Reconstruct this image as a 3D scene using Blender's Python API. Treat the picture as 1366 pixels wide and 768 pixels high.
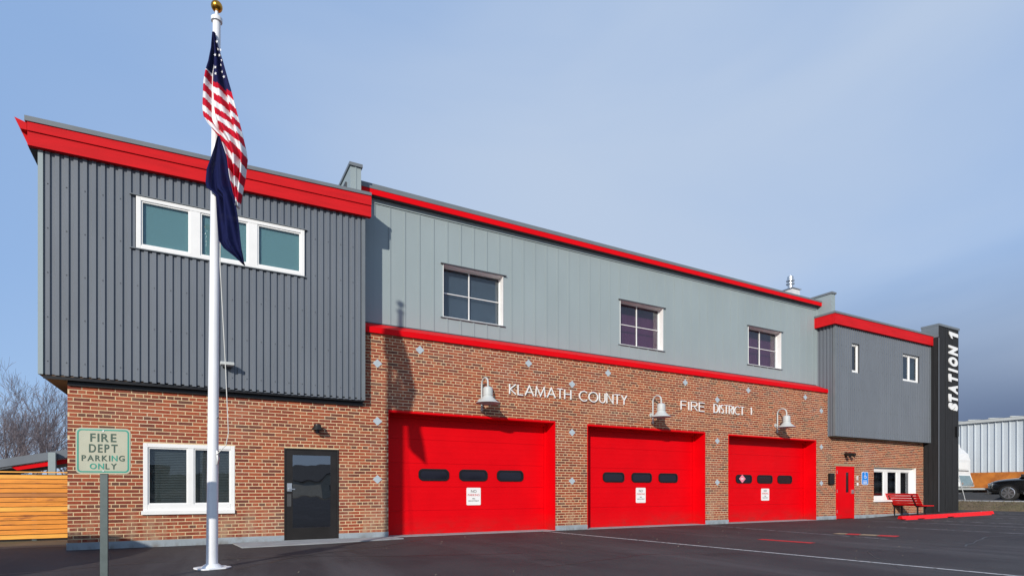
import bpy, bmesh, math, random
from mathutils import Vector, Matrix
random.seed(7)
R = math.radians
scn = bpy.context.scene
for o in list(bpy.data.objects): bpy.data.objects.remove(o)

# ------------------------------------------------------------------ camera
CAMY, EYE = -13.66, 1.15
cam = bpy.data.objects.new('camera', bpy.data.cameras.new('camera'))
scn.collection.objects.link(cam); scn.camera = cam
cam.location = (0, CAMY, EYE)
cam.rotation_euler = (R(90), 0, -R(28.74))
cam.data.sensor_width = 36; cam.data.lens = 766/1366*36
cam.data.shift_y = 269/1366
cam.data.clip_start = .1; cam.data.clip_end = 3000

# ------------------------------------------------------------------ world and sun
SUNDIR = Vector((-.92, -1, .515)).normalized()        # towards the sun
EL = math.asin(SUNDIR.z); AZ = math.atan2(SUNDIR.x, SUNDIR.y)
w = bpy.data.worlds.new('World'); scn.world = w; w.use_nodes = True
nt = w.node_tree; N = nt.nodes; L = nt.links; N.clear()
def nd(t, **k):
    n = N.new(t)
    for a, b in k.items(): setattr(n, a, b)
    return n
out = nd('ShaderNodeOutputWorld'); bg = nd('ShaderNodeBackground'); L.new(bg.outputs[0], out.inputs[0])
sky = nd('ShaderNodeTexSky', sky_type='NISHITA', sun_disc=False, sun_elevation=EL, sun_rotation=AZ)
sky.air_density = 1.0; sky.dust_density = .6; sky.ozone_density = 1.5
SKYS = .12
bg.inputs[1].default_value = SKYS
geo = nd('ShaderNodeTexCoord'); sep = nd('ShaderNodeSeparateXYZ'); L.new(geo.outputs['Generated'], sep.inputs[0])
# clouds: thin veil above, slate bank low to the right (the weather over the far side)
mp = nd('ShaderNodeMapping'); mp.inputs['Scale'].default_value = (1.2, 1.2, 3.2); L.new(geo.outputs['Generated'], mp.inputs[0])
n1 = nd('ShaderNodeTexNoise'); n1.inputs['Scale'].default_value = 1.1; n1.inputs['Detail'].default_value = 6; n1.inputs['Roughness'].default_value = .42
n1.inputs['Distortion'].default_value = .5
L.new(mp.outputs[0], n1.inputs[0])
def math_(op, a, b=None, clamp=False):
    n = nd('ShaderNodeMath', operation=op, use_clamp=clamp)
    for i, v in enumerate((a, b)):
        if v is None: continue
        if isinstance(v, (int, float)): n.inputs[i].default_value = v
        else: L.new(v, n.inputs[i])
    return n.outputs[0]
def mixc(f, a, b):
    n = nd('ShaderNodeMix', data_type='RGBA'); n.clamp_factor = True
    for s, v in ((0, f), (6, a), (7, b)):
        if isinstance(v, (int, float)): n.inputs[s].default_value = v
        elif isinstance(v, tuple): n.inputs[s].default_value = v
        else: L.new(v, n.inputs[s])
    return n.outputs[2]
def sm(v, a, b):
    n = nd('ShaderNodeMapRange', interpolation_type='SMOOTHSTEP'); L.new(v, n.inputs[0])
    n.inputs[1].default_value = a; n.inputs[2].default_value = b; return n.outputs[0]
K = 1/SKYS
blue = mixc(.72, sky.outputs[0], (.29*K, .49*K, .87*K, 1))
azr = math_('DIVIDE', sep.outputs[0], math_('MAXIMUM', math_('SQRT', math_('ADD', math_('MULTIPLY', sep.outputs[0], sep.outputs[0]), math_('MULTIPLY', sep.outputs[1], sep.outputs[1]))), .01))
veil = math_('MULTIPLY', sm(n1.outputs[0], .05, .66), math_('ADD', math_('MULTIPLY', sm(azr, -.30, .58), .86), .14))
c1 = mixc(veil, blue, (.49*K, .60*K, .78*K, 1))
tilt = math_('ADD', sep.outputs[2], math_('MULTIPLY', math_('SUBTRACT', n1.outputs[0], .5), .22))
bank = math_('MULTIPLY', math_('SUBTRACT', 1.0, sm(tilt, .05, .31)), sm(azr, .62, .90))
c2 = mixc(math_('MULTIPLY', bank, .93), c1, (.115*K, .16*K, .275*K, 1))
L.new(c2, bg.inputs[0])

sun = bpy.data.objects.new('sun', bpy.data.lights.new('sun', 'SUN')); scn.collection.objects.link(sun)
sun.data.energy = 4.2; sun.data.angle = R(.8); sun.data.color = (1, .93, .83)
sun.rotation_euler = SUNDIR.to_track_quat('Z', 'Y').to_euler(); sun.location = SUNDIR*60
scn.view_settings.view_transform = 'Standard'; scn.view_settings.look = 'None'
scn.view_settings.exposure = 0; scn.view_settings.gamma = 1

# ------------------------------------------------------------------ materials
def rgb(r, g, b):
    f = lambda c: ((c/255+.055)/1.055)**2.4 if c > 10 else c/255/12.92
    return (f(r), f(g), f(b), 1)
def mat(name, col, rough=.6, metal=0, var=.12, vs=3, bump=0, bs=60, spec=.5, stretch=(1, 1, 1), col2=None, c2s=1.5, c2lo=.5, c2hi=.7, coat=0):
    """base colour with noise variation, optional second colour in patches, fine bump"""
    m = bpy.data.materials.new(name); m.use_nodes = True; t = m.node_tree; n = t.nodes; l = t.links
    b = n['Principled BSDF']; b.inputs['Roughness'].default_value = rough; b.inputs['Metallic'].default_value = metal
    b.inputs['Specular IOR Level'].default_value = spec
    if coat: b.inputs['Coat Weight'].default_value = coat; b.inputs['Coat Roughness'].default_value = .08
    g = n.new('ShaderNodeNewGeometry'); mpn = n.new('ShaderNodeMapping'); l.new(g.outputs['Position'], mpn.inputs[0]); mpn.inputs['Scale'].default_value = stretch
    no = n.new('ShaderNodeTexNoise'); no.inputs['Scale'].default_value = vs; no.inputs['Detail'].default_value = 6; l.new(mpn.outputs[0], no.inputs[0])
    mr = n.new('ShaderNodeMapRange'); l.new(no.outputs[0], mr.inputs[0]); mr.inputs[1].default_value = .3; mr.inputs[2].default_value = .7
    mr.inputs[3].default_value = 1-var; mr.inputs[4].default_value = 1+var
    hsv = n.new('ShaderNodeHueSaturation'); hsv.inputs['Color'].default_value = col; l.new(mr.outputs[0], hsv.inputs['Value'])
    c = hsv.outputs[0]
    if col2:
        n2 = n.new('ShaderNodeTexNoise'); n2.inputs['Scale'].default_value = c2s; n2.inputs['Detail'].default_value = 8; n2.inputs['Roughness'].default_value = .65; l.new(mpn.outputs[0], n2.inputs[0])
        m2 = n.new('ShaderNodeMapRange'); l.new(n2.outputs[0], m2.inputs[0]); m2.inputs[1].default_value = c2lo; m2.inputs[2].default_value = c2hi
        mx = n.new('ShaderNodeMix'); mx.data_type = 'RGBA'; l.new(m2.outputs[0], mx.inputs[0]); l.new(c, mx.inputs[6]); mx.inputs[7].default_value = col2; c = mx.outputs[2]
    l.new(c, b.inputs['Base Color'])
    rr = n.new('ShaderNodeMapRange'); l.new(no.outputs[0], rr.inputs[0]); rr.inputs[3].default_value = max(0, rough-.08); rr.inputs[4].default_value = min(1, rough+.08); l.new(rr.outputs[0], b.inputs['Roughness'])
    if bump:
        n3 = n.new('ShaderNodeTexNoise'); n3.inputs['Scale'].default_value = bs; n3.inputs['Detail'].default_value = 4; l.new(mpn.outputs[0], n3.inputs[0])
        bp = n.new('ShaderNodeBump'); bp.inputs['Strength'].default_value = bump; bp.inputs['Distance'].default_value = .01; l.new(n3.outputs[0], bp.inputs['Height']); l.new(bp.outputs[0], b.inputs['Normal'])
    return m
def glass_mat(name, tint=(.55, .62, .66, 1), refl=.35, ior=1.6):
    m = bpy.data.materials.new(name); m.use_nodes = True; t = m.node_tree; n = t.nodes; l = t.links; n.clear()
    o = n.new('ShaderNodeOutputMaterial'); tr = n.new('ShaderNodeBsdfTransparent'); tr.inputs[0].default_value = tint
    gl = n.new('ShaderNodeBsdfGlossy'); gl.inputs['Roughness'].default_value = .01; gl.inputs[0].default_value = (.93, .96, 1, 1)
    fr = n.new('ShaderNodeFresnel'); gb = n.new('ShaderNodeNewGeometry'); mi_ = n.new('ShaderNodeMix'); mi_.inputs[2].default_value = ior; mi_.inputs[3].default_value = 1/ior
    l.new(gb.outputs['Backfacing'], mi_.inputs[0]); l.new(mi_.outputs[0], fr.inputs[0])
    mx = n.new('ShaderNodeMixShader'); l.new(fr.outputs[0], mx.inputs[0]); l.new(tr.outputs[0], mx.inputs[1]); l.new(gl.outputs[0], mx.inputs[2]); l.new(mx.outputs[0], o.inputs[0])
    # slight waviness
    g = n.new('ShaderNodeNewGeometry'); no = n.new('ShaderNodeTexNoise'); no.inputs['Scale'].default_value = 1.4; l.new(g.outputs['Position'], no.inputs[0])
    bp = n.new('ShaderNodeBump'); bp.inputs['Strength'].default_value = .12; bp.inputs['Distance'].default_value = .02; l.new(no.outputs[0], bp.inputs['Height']); l.new(bp.outputs[0], gl.inputs['Normal'])
    return m
M = dict(
 mortar=mat('mortar', (.66, .49, .29, 1), .9, var=.12, vs=8, bump=.5, bs=180, col2=(.62, .52, .38, 1), c2s=.8),
 metal_dark=mat('slate_metal', (.132, .150, .174, 1), .48, 0, var=.06, vs=2, stretch=(1, 1, .3), bump=.12, bs=9),
 siding=mat('sage_grey_siding', (.270, .325, .335, 1), .6, 0, var=.04, vs=1.2, stretch=(1, 1, .4), bump=.1, bs=120),
 red=mat('red_paint', (.66, .0, .004, 1), .5, 0, var=.06, vs=1.3, bump=.06, bs=30, spec=.12),
 redwood=mat('red_painted_wood', (.56, .010, .014, 1), .7, 0, var=.10, vs=3, stretch=(.5, 1, 3), bump=.3, bs=25, spec=.15),
 white=mat('white_vinyl', (.78, .78, .76, 1), .4, var=.03),
 whitepole=mat('white_pole_paint', (.74, .75, .77, 1), .3, var=.05, vs=6, stretch=(1, 1, .3), col2=(.55, .56, .56, 1), c2s=3, c2lo=.62, c2hi=.8),
 gold=mat('gold_ball', (.55, .27, .04, 1), .28, 1, var=.05),
 grey=mat('grey_metal_cap', (.145, .165, .18, 1), .5, 0, var=.06),
 lamp=mat('galvanised_lamp', (.46, .48, .47, 1), .5, .0, var=.05),
 lampin=mat('lamp_inside', (.7, .7, .68, 1), .5),
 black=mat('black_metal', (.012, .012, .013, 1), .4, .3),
 bronze=mat('dark_bronze_frame', (.028, .025, .023, 1), .4, .5),
 charcoal=mat('charcoal_wood', (.012, .0125, .014, 1), .85, var=.35, vs=5, stretch=(3, 3, .25), bump=.5, bs=14),
 concrete=mat('concrete', (.30, .31, .32, 1), .85, var=.12, vs=2.5, bump=.3, bs=90, col2=(.18, .18, .18, 1), c2s=2.2, c2lo=.55, c2hi=.8),
 plinth=mat('painted_plinth', (.27, .31, .34, 1), .8, var=.12, vs=3, bump=.3, bs=70, col2=(.20, .19, .17, 1), c2s=2, c2lo=.6, c2hi=.8),
 asphalt=mat('asphalt', (.034, .028, .031, 1), .72, var=.22, vs=1.1, bump=.9, bs=150, spec=.4, col2=(.048, .043, .044, 1), c2s=.35, c2lo=.45, c2hi=.65),
 dirt=mat('dirt', (.13, .095, .06, 1), .95, var=.25, vs=2, bump=.8, bs=30, col2=(.09, .09, .04, 1), c2s=.6),
 verge=mat('dry_verge', (.13, .11, .065, 1), .95, var=.3, vs=4, bump=.8, bs=25, col2=(.10, .11, .045, 1), c2s=1.5),
 diamond=mat('grey_tile', (.40, .46, .50, 1), .5, var=.05, vs=9),
 soffit=mat('brown_soffit', (.16, .095, .055, 1), .7, var=.1),
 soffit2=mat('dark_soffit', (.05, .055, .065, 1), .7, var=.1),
 blind=mat('dark_blind', (.46, .52, .62, 1), .6, var=.05),
 shade=mat('dark_shade', (.15, .15, .14, 1), .8, var=.08),
 tealshade=mat('pale_teal_shade', (.27, .45, .44, 1), .7, var=.05, vs=.8),
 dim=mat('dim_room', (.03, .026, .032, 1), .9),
 plum=mat('plum_curtain', (.17, .03, .10, 1), .8, var=.15, vs=4, stretch=(4, 1, .3)),
 green=mat('sign_green', (.012, .055, .035, 1), .5), teal=mat('sign_teal', (.0, .25, .18, 1), .4),
 signbg=mat('aged_sign_face', (.36, .37, .28, 1), .45, var=.06, vs=7, col2=(.38, .37, .27, 1), c2s=4),
 steel=mat('weathered_post', (.075, .10, .10, 1), .5, .3, var=.12, vs=12),
 blue=mat('blue_sign', (.0, .22, .72, 1), .4), navy=mat('navy_cloth', (.006, .009, .055, 1), .85, var=.12, vs=6, bump=.3, bs=300, spec=.15),
 flagred=mat('flag_red', (.50, .006, .025, 1), .85, var=.06, spec=.15), flagwhite=mat('flag_white', (.74, .74, .76, 1), .85, var=.03, spec=.15),
 flagblue=mat('flag_blue', (.012, .014, .07, 1), .85, var=.1, spec=.15),
 wood=mat('cedar_board', (.76, .27, .028, 1), .55, var=.2, vs=4, stretch=(.5, 1, 5), bump=.25, bs=20, col2=(.34, .10, .02, 1), c2s=3.2, c2lo=.56, c2hi=.66),
 wood2=mat('cedar_board_pale', (.86, .40, .06, 1), .55, var=.16, vs=4, stretch=(.5, 1, 5), bump=.25, bs=20, col2=(.42, .15, .03, 1), c2s=2.6, c2lo=.6, c2hi=.74),
 wood3=mat('cedar_board_dark', (.46, .17, .04, 1), .6, var=.2, vs=4, stretch=(.5, 1, 5), bump=.25, bs=20, col2=(.22, .07, .02, 1), c2s=2.4, c2lo=.55, c2hi=.72),
 bark=mat('bark', (.17, .13, .115, 1), .9, var=.2, vs=3), twig=mat('twigs', (.16, .135, .145, 1), .9, var=.2, vs=1),
 whitesheet=mat('white_sheet_metal', (.50, .55, .59, 1), .45, var=.05, vs=1, stretch=(1, 1, .4)),
 orange=mat('rust_orange_wall', (.52, .17, .022, 1), .75, var=.2, vs=3, col2=(.33, .09, .015, 1), c2s=1.8),
 camper=mat('camper_white', (.72, .73, .72, 1), .35, var=.04),
 carpaint=mat('black_car_paint', (.006, .006, .007, 1), .18, 0, var=.05, coat=1),
 tyre=mat('tyre', (.018, .018, .018, 1), .85), rim=mat('alloy', (.50, .50, .51, 1), .3, .85),
 carglass=mat('car_glass', (.012, .012, .02, 1), .05, 0, spec=.3), plastic=mat('grey_plastic', (.05, .05, .05, 1), .6),
 benchred=mat('bench_red', (.70, .002, .006, 1), .45, var=.06, vs=5),
 line=mat('worn_line', (.50, .49, .48, 1), .8, var=.15, vs=9, bump=.5, bs=120, col2=(.05, .048, .048, 1), c2s=9, c2lo=.50, c2hi=.66),
 faint=mat('faded_line', (.27, .26, .27, 1), .8, var=.2, vs=8, col2=(.036, .034, .036, 1), c2s=5, c2lo=.45, c2hi=.6),
 redline=mat('red_line', (.55, .008, .012, 1), .7, var=.2, vs=9, col2=(.05, .04, .04, 1), c2s=9, c2lo=.62, c2hi=.75),
 tanline=mat('tan_patch', (.30, .22, .13, 1), .85, var=.2, vs=8),
 pink=mat('pink_sticker', (.80, .22, .30, 1), .5), rope=mat('halyard', (.6, .6, .56, 1), .8),
 housewall=mat('cream_wall', (.5, .47, .4, 1), .8), roofing=mat('roof_shingle', (.07, .07, .075, 1), .9, var=.2), hill=mat('hill', (.05, .055, .035, 1), .95, var=.3, vs=.05),
 roofwhite=mat('roof_membrane', (.6, .6, .6, 1), .7), galv=mat('galvanised_flue', (.55, .57, .58, 1), .3, .8),
 glass=glass_mat('window_glass', (.75, .8, .82, 1), ior=1.5), doorglass=glass_mat('door_glass', (.3, .34, .38, 1), ior=2.7),
 mudglass=glass_mat('dark_window_glass', (.5, .52, .55, 1), ior=1.7),
)
def weave(m, k):
    t = m.node_tree; n = t.nodes; l = t.links; b = n['Principled BSDF']; o = [q for q in n if q.type == 'OUTPUT_MATERIAL'][0]
    tr = n.new('ShaderNodeBsdfTransparent'); mx = n.new('ShaderNodeMixShader'); mx.inputs[0].default_value = k
    l.new(b.outputs[0], mx.inputs[1]); l.new(tr.outputs[0], mx.inputs[2]); l.new(mx.outputs[0], o.inputs[0])
def worn_asphalt(m):
    t = m.node_tree; n = t.nodes; l = t.links; b = n['Principled BSDF']; src = b.inputs['Base Color'].links[0].from_socket
    g = n.new('ShaderNodeNewGeometry')
    def layer(src, sc, scale, lo, hi, col, k):
        mp_ = n.new('ShaderNodeMapping'); l.new(g.outputs['Position'], mp_.inputs[0]); mp_.inputs['Scale'].default_value = sc; mp_.inputs['Rotation'].default_value = (0, 0, .25)
        no = n.new('ShaderNodeTexNoise'); no.inputs['Scale'].default_value = scale; no.inputs['Detail'].default_value = 7; no.inputs['Roughness'].default_value = .6; l.new(mp_.outputs[0], no.inputs[0])
        mr = n.new('ShaderNodeMapRange'); l.new(no.outputs[0], mr.inputs[0]); mr.inputs[1].default_value = lo; mr.inputs[2].default_value = hi; mr.inputs[4].default_value = k
        mx = n.new('ShaderNodeMix'); mx.data_type = 'RGBA'; l.new(mr.outputs[0], mx.inputs[0]); l.new(src, mx.inputs[6]); mx.inputs[7].default_value = col; return mx.outputs[2]
    c = layer(src, (.9, .12, 1), .8, .52, .68, (.085, .078, .080, 1), .7)
    c = layer(c, (1, 1, 1), .9, .60, .72, (.018, .016, .018, 1), .8)
    c = layer(c, (1, 1, 1), 55, .60, .75, (.11, .10, .095, 1), .8)
    l.new(c, b.inputs['Base Color'])
worn_asphalt(M['asphalt'])
for k_ in ('navy', 'flagred', 'flagwhite', 'flagblue'): weave(M[k_], .07)
BR = [(.27, .046, .017), (.32, .066, .024), (.21, .036, .016), (.34, .084, .034), (.14, .031, .018), (.23, .048, .021), (.125, .042, .026)]
brickm = [mat('brick_red_%s' % w_, c + (1,), .85, var=.16, vs=22, bump=.5, bs=90, col2=(c[0]*.72+.03, c[1]*.8+.025, c[2]*.8+.02, 1), c2s=1.1, c2lo=.5, c2hi=.75) for w_, c in zip('abcdefg', BR)]
BW = [24, 22, 20, 10, 10, 12, 3]

def low_stain(m, col, top, k, sc=(2.5, 2.5, .7), lo=.45, hi=.62, scale=1.3, base=0.0):
    """salt or road dirt that clings to the foot of a wall"""
    t = m.node_tree; n = t.nodes; l = t.links; b = n['Principled BSDF']; src = b.inputs['Base Color'].links[0].from_socket
    g = n.new('ShaderNodeNewGeometry'); mp_ = n.new('ShaderNodeMapping'); l.new(g.outputs['Position'], mp_.inputs[0]); mp_.inputs['Scale'].default_value = sc
    no = n.new('ShaderNodeTexNoise'); no.inputs['Scale'].default_value = scale; no.inputs['Detail'].default_value = 7; no.inputs['Roughness'].default_value = .65; l.new(mp_.outputs[0], no.inputs[0])
    mr = n.new('ShaderNodeMapRange'); l.new(no.outputs[0], mr.inputs[0]); mr.inputs[1].default_value = lo; mr.inputs[2].default_value = hi; mr.inputs[3].default_value = base
    sp = n.new('ShaderNodeSeparateXYZ'); l.new(g.outputs['Position'], sp.inputs[0]); mz = n.new('ShaderNodeMapRange'); l.new(sp.outputs[2], mz.inputs[0]); mz.inputs[1].default_value = 0; mz.inputs[2].default_value = top; mz.inputs[3].default_value = k; mz.inputs[4].default_value = 0
    mu = n.new('ShaderNodeMath'); mu.operation = 'MULTIPLY'; l.new(mr.outputs[0], mu.inputs[0]); l.new(mz.outputs[0], mu.inputs[1])
    mx = n.new('ShaderNodeMix'); mx.data_type = 'RGBA'; l.new(mu.outputs[0], mx.inputs[0]); l.new(src, mx.inputs[6]); mx.inputs[7].default_value = col; l.new(mx.outputs[2], b.inputs['Base Color'])
for m_ in brickm+[M['mortar']]:
    low_stain(m_, (.40, .30, .19, 1), .95, .75); low_stain(m_, (.36, .29, .21, 1), 9, .22, sc=(.6, .6, .35), lo=.5, hi=.66)
low_stain(M['red'], (.20, .03, .025, 1), .5, .55, sc=(1, 1, 2), base=.2)
low_stain(M['plinth'], (.13, .11, .09, 1), .12, .8)

# ------------------------------------------------------------------ helpers
def link(o): scn.collection.objects.link(o); return o
class MB:
    def __init__(s): s.v = []; s.f = []; s.m = []
    def box(s, x0, x1, y0, y1, z0, z1, mi=0):
        b = len(s.v); s.v += [(x, y, z) for z in (z0, z1) for y in (y0, y1) for x in (x0, x1)]
        for q in ((0, 2, 3, 1), (4, 5, 7, 6), (0, 1, 5, 4), (2, 6, 7, 3), (0, 4, 6, 2), (1, 3, 7, 5)):
            s.f.append([b+i for i in q]); s.m.append(mi)
        return s
    def poly(s, pts, mi=0):
        b = len(s.v); s.v += [tuple(p) for p in pts]; s.f.append(list(range(b, b+len(pts)))); s.m.append(mi); return s
    def prism(s, pts, d, mi=0):
        """pts: ordered planar loop of 3D points; extruded by vector d"""
        n = len(pts); b = len(s.v); d = Vector(d)
        s.v += [tuple(p) for p in pts] + [tuple(Vector(p)+d) for p in pts]
        s.f.append(list(range(b, b+n))); s.m.append(mi); s.f.append([b+n+i for i in reversed(range(n))]); s.m.append(mi)
        for i in range(n):
            j = (i+1) % n; s.f.append([b+j, b+i, b+n+i, b+n+j]); s.m.append(mi)
        return s
    def tube(s, pts, r, n=8, mi=0, cap=True):
        pts = [Vector(p) for p in pts]; rs = r if isinstance(r, (list, tuple)) else [r]*len(pts); b = len(s.v)
        ref = None
        for i, p in enumerate(pts):
            d = (pts[min(i+1, len(pts)-1)]-pts[max(i-1, 0)]).normalized()
            if ref is None: ref = Vector((0, 0, 1)) if abs(d.z) < .9 else Vector((1, 0, 0))
            u = (ref - d*ref.dot(d)).normalized(); ref = u; v_ = d.cross(u)
            for k in range(n):
                a = 2*math.pi*k/n; s.v.append(tuple(p + (u*math.cos(a)+v_*math.sin(a))*rs[i]))
        for i in range(len(pts)-1):
            for k in range(n):
                k2 = (k+1) % n; s.f.append([b+i*n+k, b+i*n+k2, b+(i+1)*n+k2, b+(i+1)*n+k]); s.m.append(mi)
        if cap:
            s.f.append([b+k for k in reversed(range(n))]); s.m.append(mi); s.f.append([b+(len(pts)-1)*n+k for k in range(n)]); s.m.append(mi)
        return s
    def lathe(s, prof, n=24, c=(0, 0, 0), mi=0):
        return s.tube([(c[0], c[1], c[2]+z) for r, z in prof], [max(r, .0005) for r, z in prof], n, mi)
    def lathe_z(s, prof, n=24, c=(0, 0, 0), mi=0, cap=True):
        b = len(s.v)
        for r, z in prof:
            for k in range(n):
                a = 2*math.pi*k/n; s.v.append((c[0]+r*math.cos(a), c[1]+r*math.sin(a), c[2]+z))
        for i in range(len(prof)-1):
            for k in range(n):
                k2 = (k+1) % n; s.f.append([b+i*n+k, b+i*n+k2, b+(i+1)*n+k2, b+(i+1)*n+k]); s.m.append(mi)
        if cap:
            s.f.append([b+k for k in range(n)]); s.m.append(mi); s.f.append([b+(len(prof)-1)*n+k for k in range(n)]); s.m.append(mi)
        return s
    def mesh(s, name, mats, smooth=False):
        me = bpy.data.meshes.new(name); me.from_pydata(s.v, [], s.f)
        for m in (mats if isinstance(mats, (list, tuple)) else [mats]): me.materials.append(m)
        me.polygons.foreach_set('material_index', s.m)
        bm = bmesh.new(); bm.from_mesh(me); bmesh.ops.recalc_face_normals(bm, faces=bm.faces); bm.to_mesh(me); bm.free()
        if smooth:
            me.polygons.foreach_set('use_smooth', [True]*len(me.polygons)); me.set_sharp_from_angle(angle=R(35))
        me.update(); return me
    def build(s, name, mats, parent=None, smooth=False, bevel=0, **tags):
        o = link(bpy.data.objects.new(name, s.mesh(name, mats, smooth)))
        if parent: o.parent = parent
        if bevel:
            b = o.modifiers.new('bevel', 'BEVEL'); b.width = bevel; b.segments = 2; b.limit_method = 'ANGLE'
        for k, v in tags.items(): o[k] = v
        return o
def thing(name, loc, label, cat, group=None, rz=0):
    o = link(bpy.data.objects.new(name, None)); o.location = loc; o.rotation_euler = (0, 0, rz); o.empty_display_size = .3
    o['label'] = label; o['category'] = cat
    if group: o['group'] = group
    return o
def copy_tree(o, parent=None):
    c = o.copy(); link(c); c.parent = parent
    for ch in o.children: copy_tree(ch, c)
    return c
def part(name, mesh, parent, loc=(0, 0, 0), rot=None):
    o = link(bpy.data.objects.new(name, mesh)); o.parent = parent; o.location = loc
    if rot: o.rotation_euler = rot
    return o
def text_mesh(s, size, mt, depth=.004, bold=0, shear=0, sx=1):
    cu = bpy.data.curves.new('text', 'FONT'); cu.body = s; cu.size = size; cu.extrude = depth; cu.offset = bold; cu.shear = shear
    cu.align_x = 'CENTER'; cu.align_y = 'CENTER'; cu.resolution_u = 4
    o = link(bpy.data.objects.new('text', cu)); bpy.context.view_layer.update()
    me = bpy.data.meshes.new_from_object(o.evaluated_get(bpy.context.evaluated_depsgraph_get()))
    bpy.data.objects.remove(o); me.materials.clear(); me.materials.append(mt)
    xs = [v.co.x for v in me.vertices]; ys = [v.co.y for v in me.vertices]; cx = (min(xs)+max(xs))/2; cy = (min(ys)+max(ys))/2
    for v in me.vertices: v.co.x = (v.co.x-cx)*sx; v.co.y -= cy
    me.name = 'lettering'; return me, (max(xs)-min(xs))*sx, max(ys)-min(ys)
FACE = (R(90), 0, 0)          # upright, facing -Y

# ------------------------------------------------------------------ ground
def profile_sheet(name, xs, y0, y1, zf, m, parent=None, **t):
    b = MB()
    for a, c in zip(xs[:-1], xs[1:]): b.poly([(a, y0, zf(a)), (c, y0, zf(c)), (c, y1, zf(c)), (a, y1, zf(a))])
    return b.build(name, m, parent, **t)
def gz(x):
    if x < 24: return 0
    if x < 31.2: return .03*(x-24)
    if x < 31.35: return .216 + (x-31.2)/.15*.13
    if x < 32.0: return .346 + (x-31.35)/.65*.30
    return .646
profile_sheet('ground', [-900, 24, 31.2, 31.35, 32.0, 1200], -900, 1500, lambda x: gz(x)-.006, M['dirt'], kind='structure')
profile_sheet('parking_lot', [-60, 24, 31.2], -70, .6, gz, M['asphalt'], kind='structure')
profile_sheet('side_yard', [-60, -2.2], .6, 1.55, lambda x: -.002, M['asphalt'], kind='structure')
profile_sheet('raised_lot', [32.25, 60], -40, 40, lambda x: .65, mat('grey_gravel_lot', (.16, .15, .14, 1), .9, var=.2, vs=3, bump=.6, bs=60), kind='structure')
MB().box(31.95, 32.25, -40, 30, .5, .665).build('kerb', M['concrete'], bevel=.02, kind='structure')
# grass on the bank
b = MB(); rg = random.Random(3)
for i in range(5200):
    x = rg.uniform(31.22, 31.95); y = rg.uniform(-9, 9); z = gz(x); h = rg.uniform(.02, .07); a = rg.uniform(0, 3.14); dx, dy = .012*math.cos(a), .012*math.sin(a)
    b.poly([(x-dx, y-dy, z-.01), (x+dx, y+dy, z-.01), (x+rg.uniform(-.03, .03), y+rg.uniform(-.03, .03), z+h)])
b.build('dry_grass', M['verge'], kind='stuff', label='dry olive grass on the low bank below the raised lot', category='grass')
# painted lines: sheets 4 mm up
def strip(name, a, c, wd, m, dz=.004, n=1):
    a = Vector((a[0], a[1], 0)); c = Vector((c[0], c[1], 0)); d = (c-a); p = Vector((-d.y, d.x, 0)).normalized()*wd/2; b = MB()
    for i in range(n):
        u = a+d*(i/n); v = a+d*((i+1)/n)
        b.poly([(q.x, q.y, gz(q.x)+dz) for q in (u-p, v-p, v+p, u+p)])
    return b.build(name, m, kind='structure')
strip('painted_line', (8.46, .0), (9.74, -11.4), .10, M['line'])
strip('painted_line', (14.5, -.1), (14.1, -6.2), .09, M['faint'])
for x0, x1, y0, y1 in ((21.9, 22.3, -1.0, -7), (24.0, 24.4, -2.4, -8), (26.6, 26.9, -3.2, -9), (29.2, 29.5, -2.4, -9)): strip('painted_line', (x0, y0), (x1, y1), .10, M['faint'], n=4)
strip('painted_line', (18.8, -3.6), (19.1, -9.5), .10, M['faint'])
strip('red_line', (11.5, -4.7), (11.68, -5.9), .26, M['redline'])
strip('red_line', (14.86, -4.72), (14.97, -5.0), .48, M['redline'], .0045)
strip('red_line', (15.08, -5.40), (15.2, -5.8), .48, M['redline'], .0045)
strip('tan_patch', (14.80, -4.46), (14.86, -4.715), .48, M['tanline'], .0045)
strip('tan_patch', (14.975, -5.01), (15.075, -5.39), .48, M['tanline'], .0045)
# tar sealed cracks
def crack(pts, wd):
    b = MB(); P_ = []
    r_ = random.Random(len(pts)*7+int(pts[0][0]*10))
    for (x0, y0), (x1, y1) in zip(pts[:-1], pts[1:]):
        for k in range(7): t_ = k/7; P_.append((x0+(x1-x0)*t_+r_.uniform(-.04, .04), y0+(y1-y0)*t_+r_.uniform(-.04, .04)))
    P_.append(pts[-1])
    for i in range(len(P_)-1):
        a = Vector((*P_[i], 0)); c = Vector((*P_[i+1], 0)); p = Vector((-(c-a).y, (c-a).x, 0)).normalized()*wd/2*r_.uniform(.6, 1.2)
        b.poly([(q.x, q.y, gz(q.x)+.0025) for q in (a-p, c-p, c+p, a+p)])
    b.build('tar_crack', TAR, kind='structure')
TAR = mat('tar', (.012, .012, .013, 1), .45)
crack([(-2.6, -3.6), (-.6, -2.9), (1.6, -3.1), (3.2, -2.2), (4.6, -1.0)], .035)
crack([(.5, -4.4), (1.6, -3.1), (2.9, -3.9), (5.2, -4.6)], .03)
crack([(9.0, -9), (11, -7.4), (13.8, -7.8), (17, -6.9), (21, -7.6)], .035)
crack([(4.6, -6.4), (7, -5.8), (8.8, -6.6)], .02)
b = MB(); b.prism([(.66, -.03, .0), (4.05, -.03, 0), (4.25, -.62, 0), (2.6, -.95, 0), (.78, -1.15, 0)], (0, 0, .022)); b.build('concrete_walk', M['concrete'], kind='structure')
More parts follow.
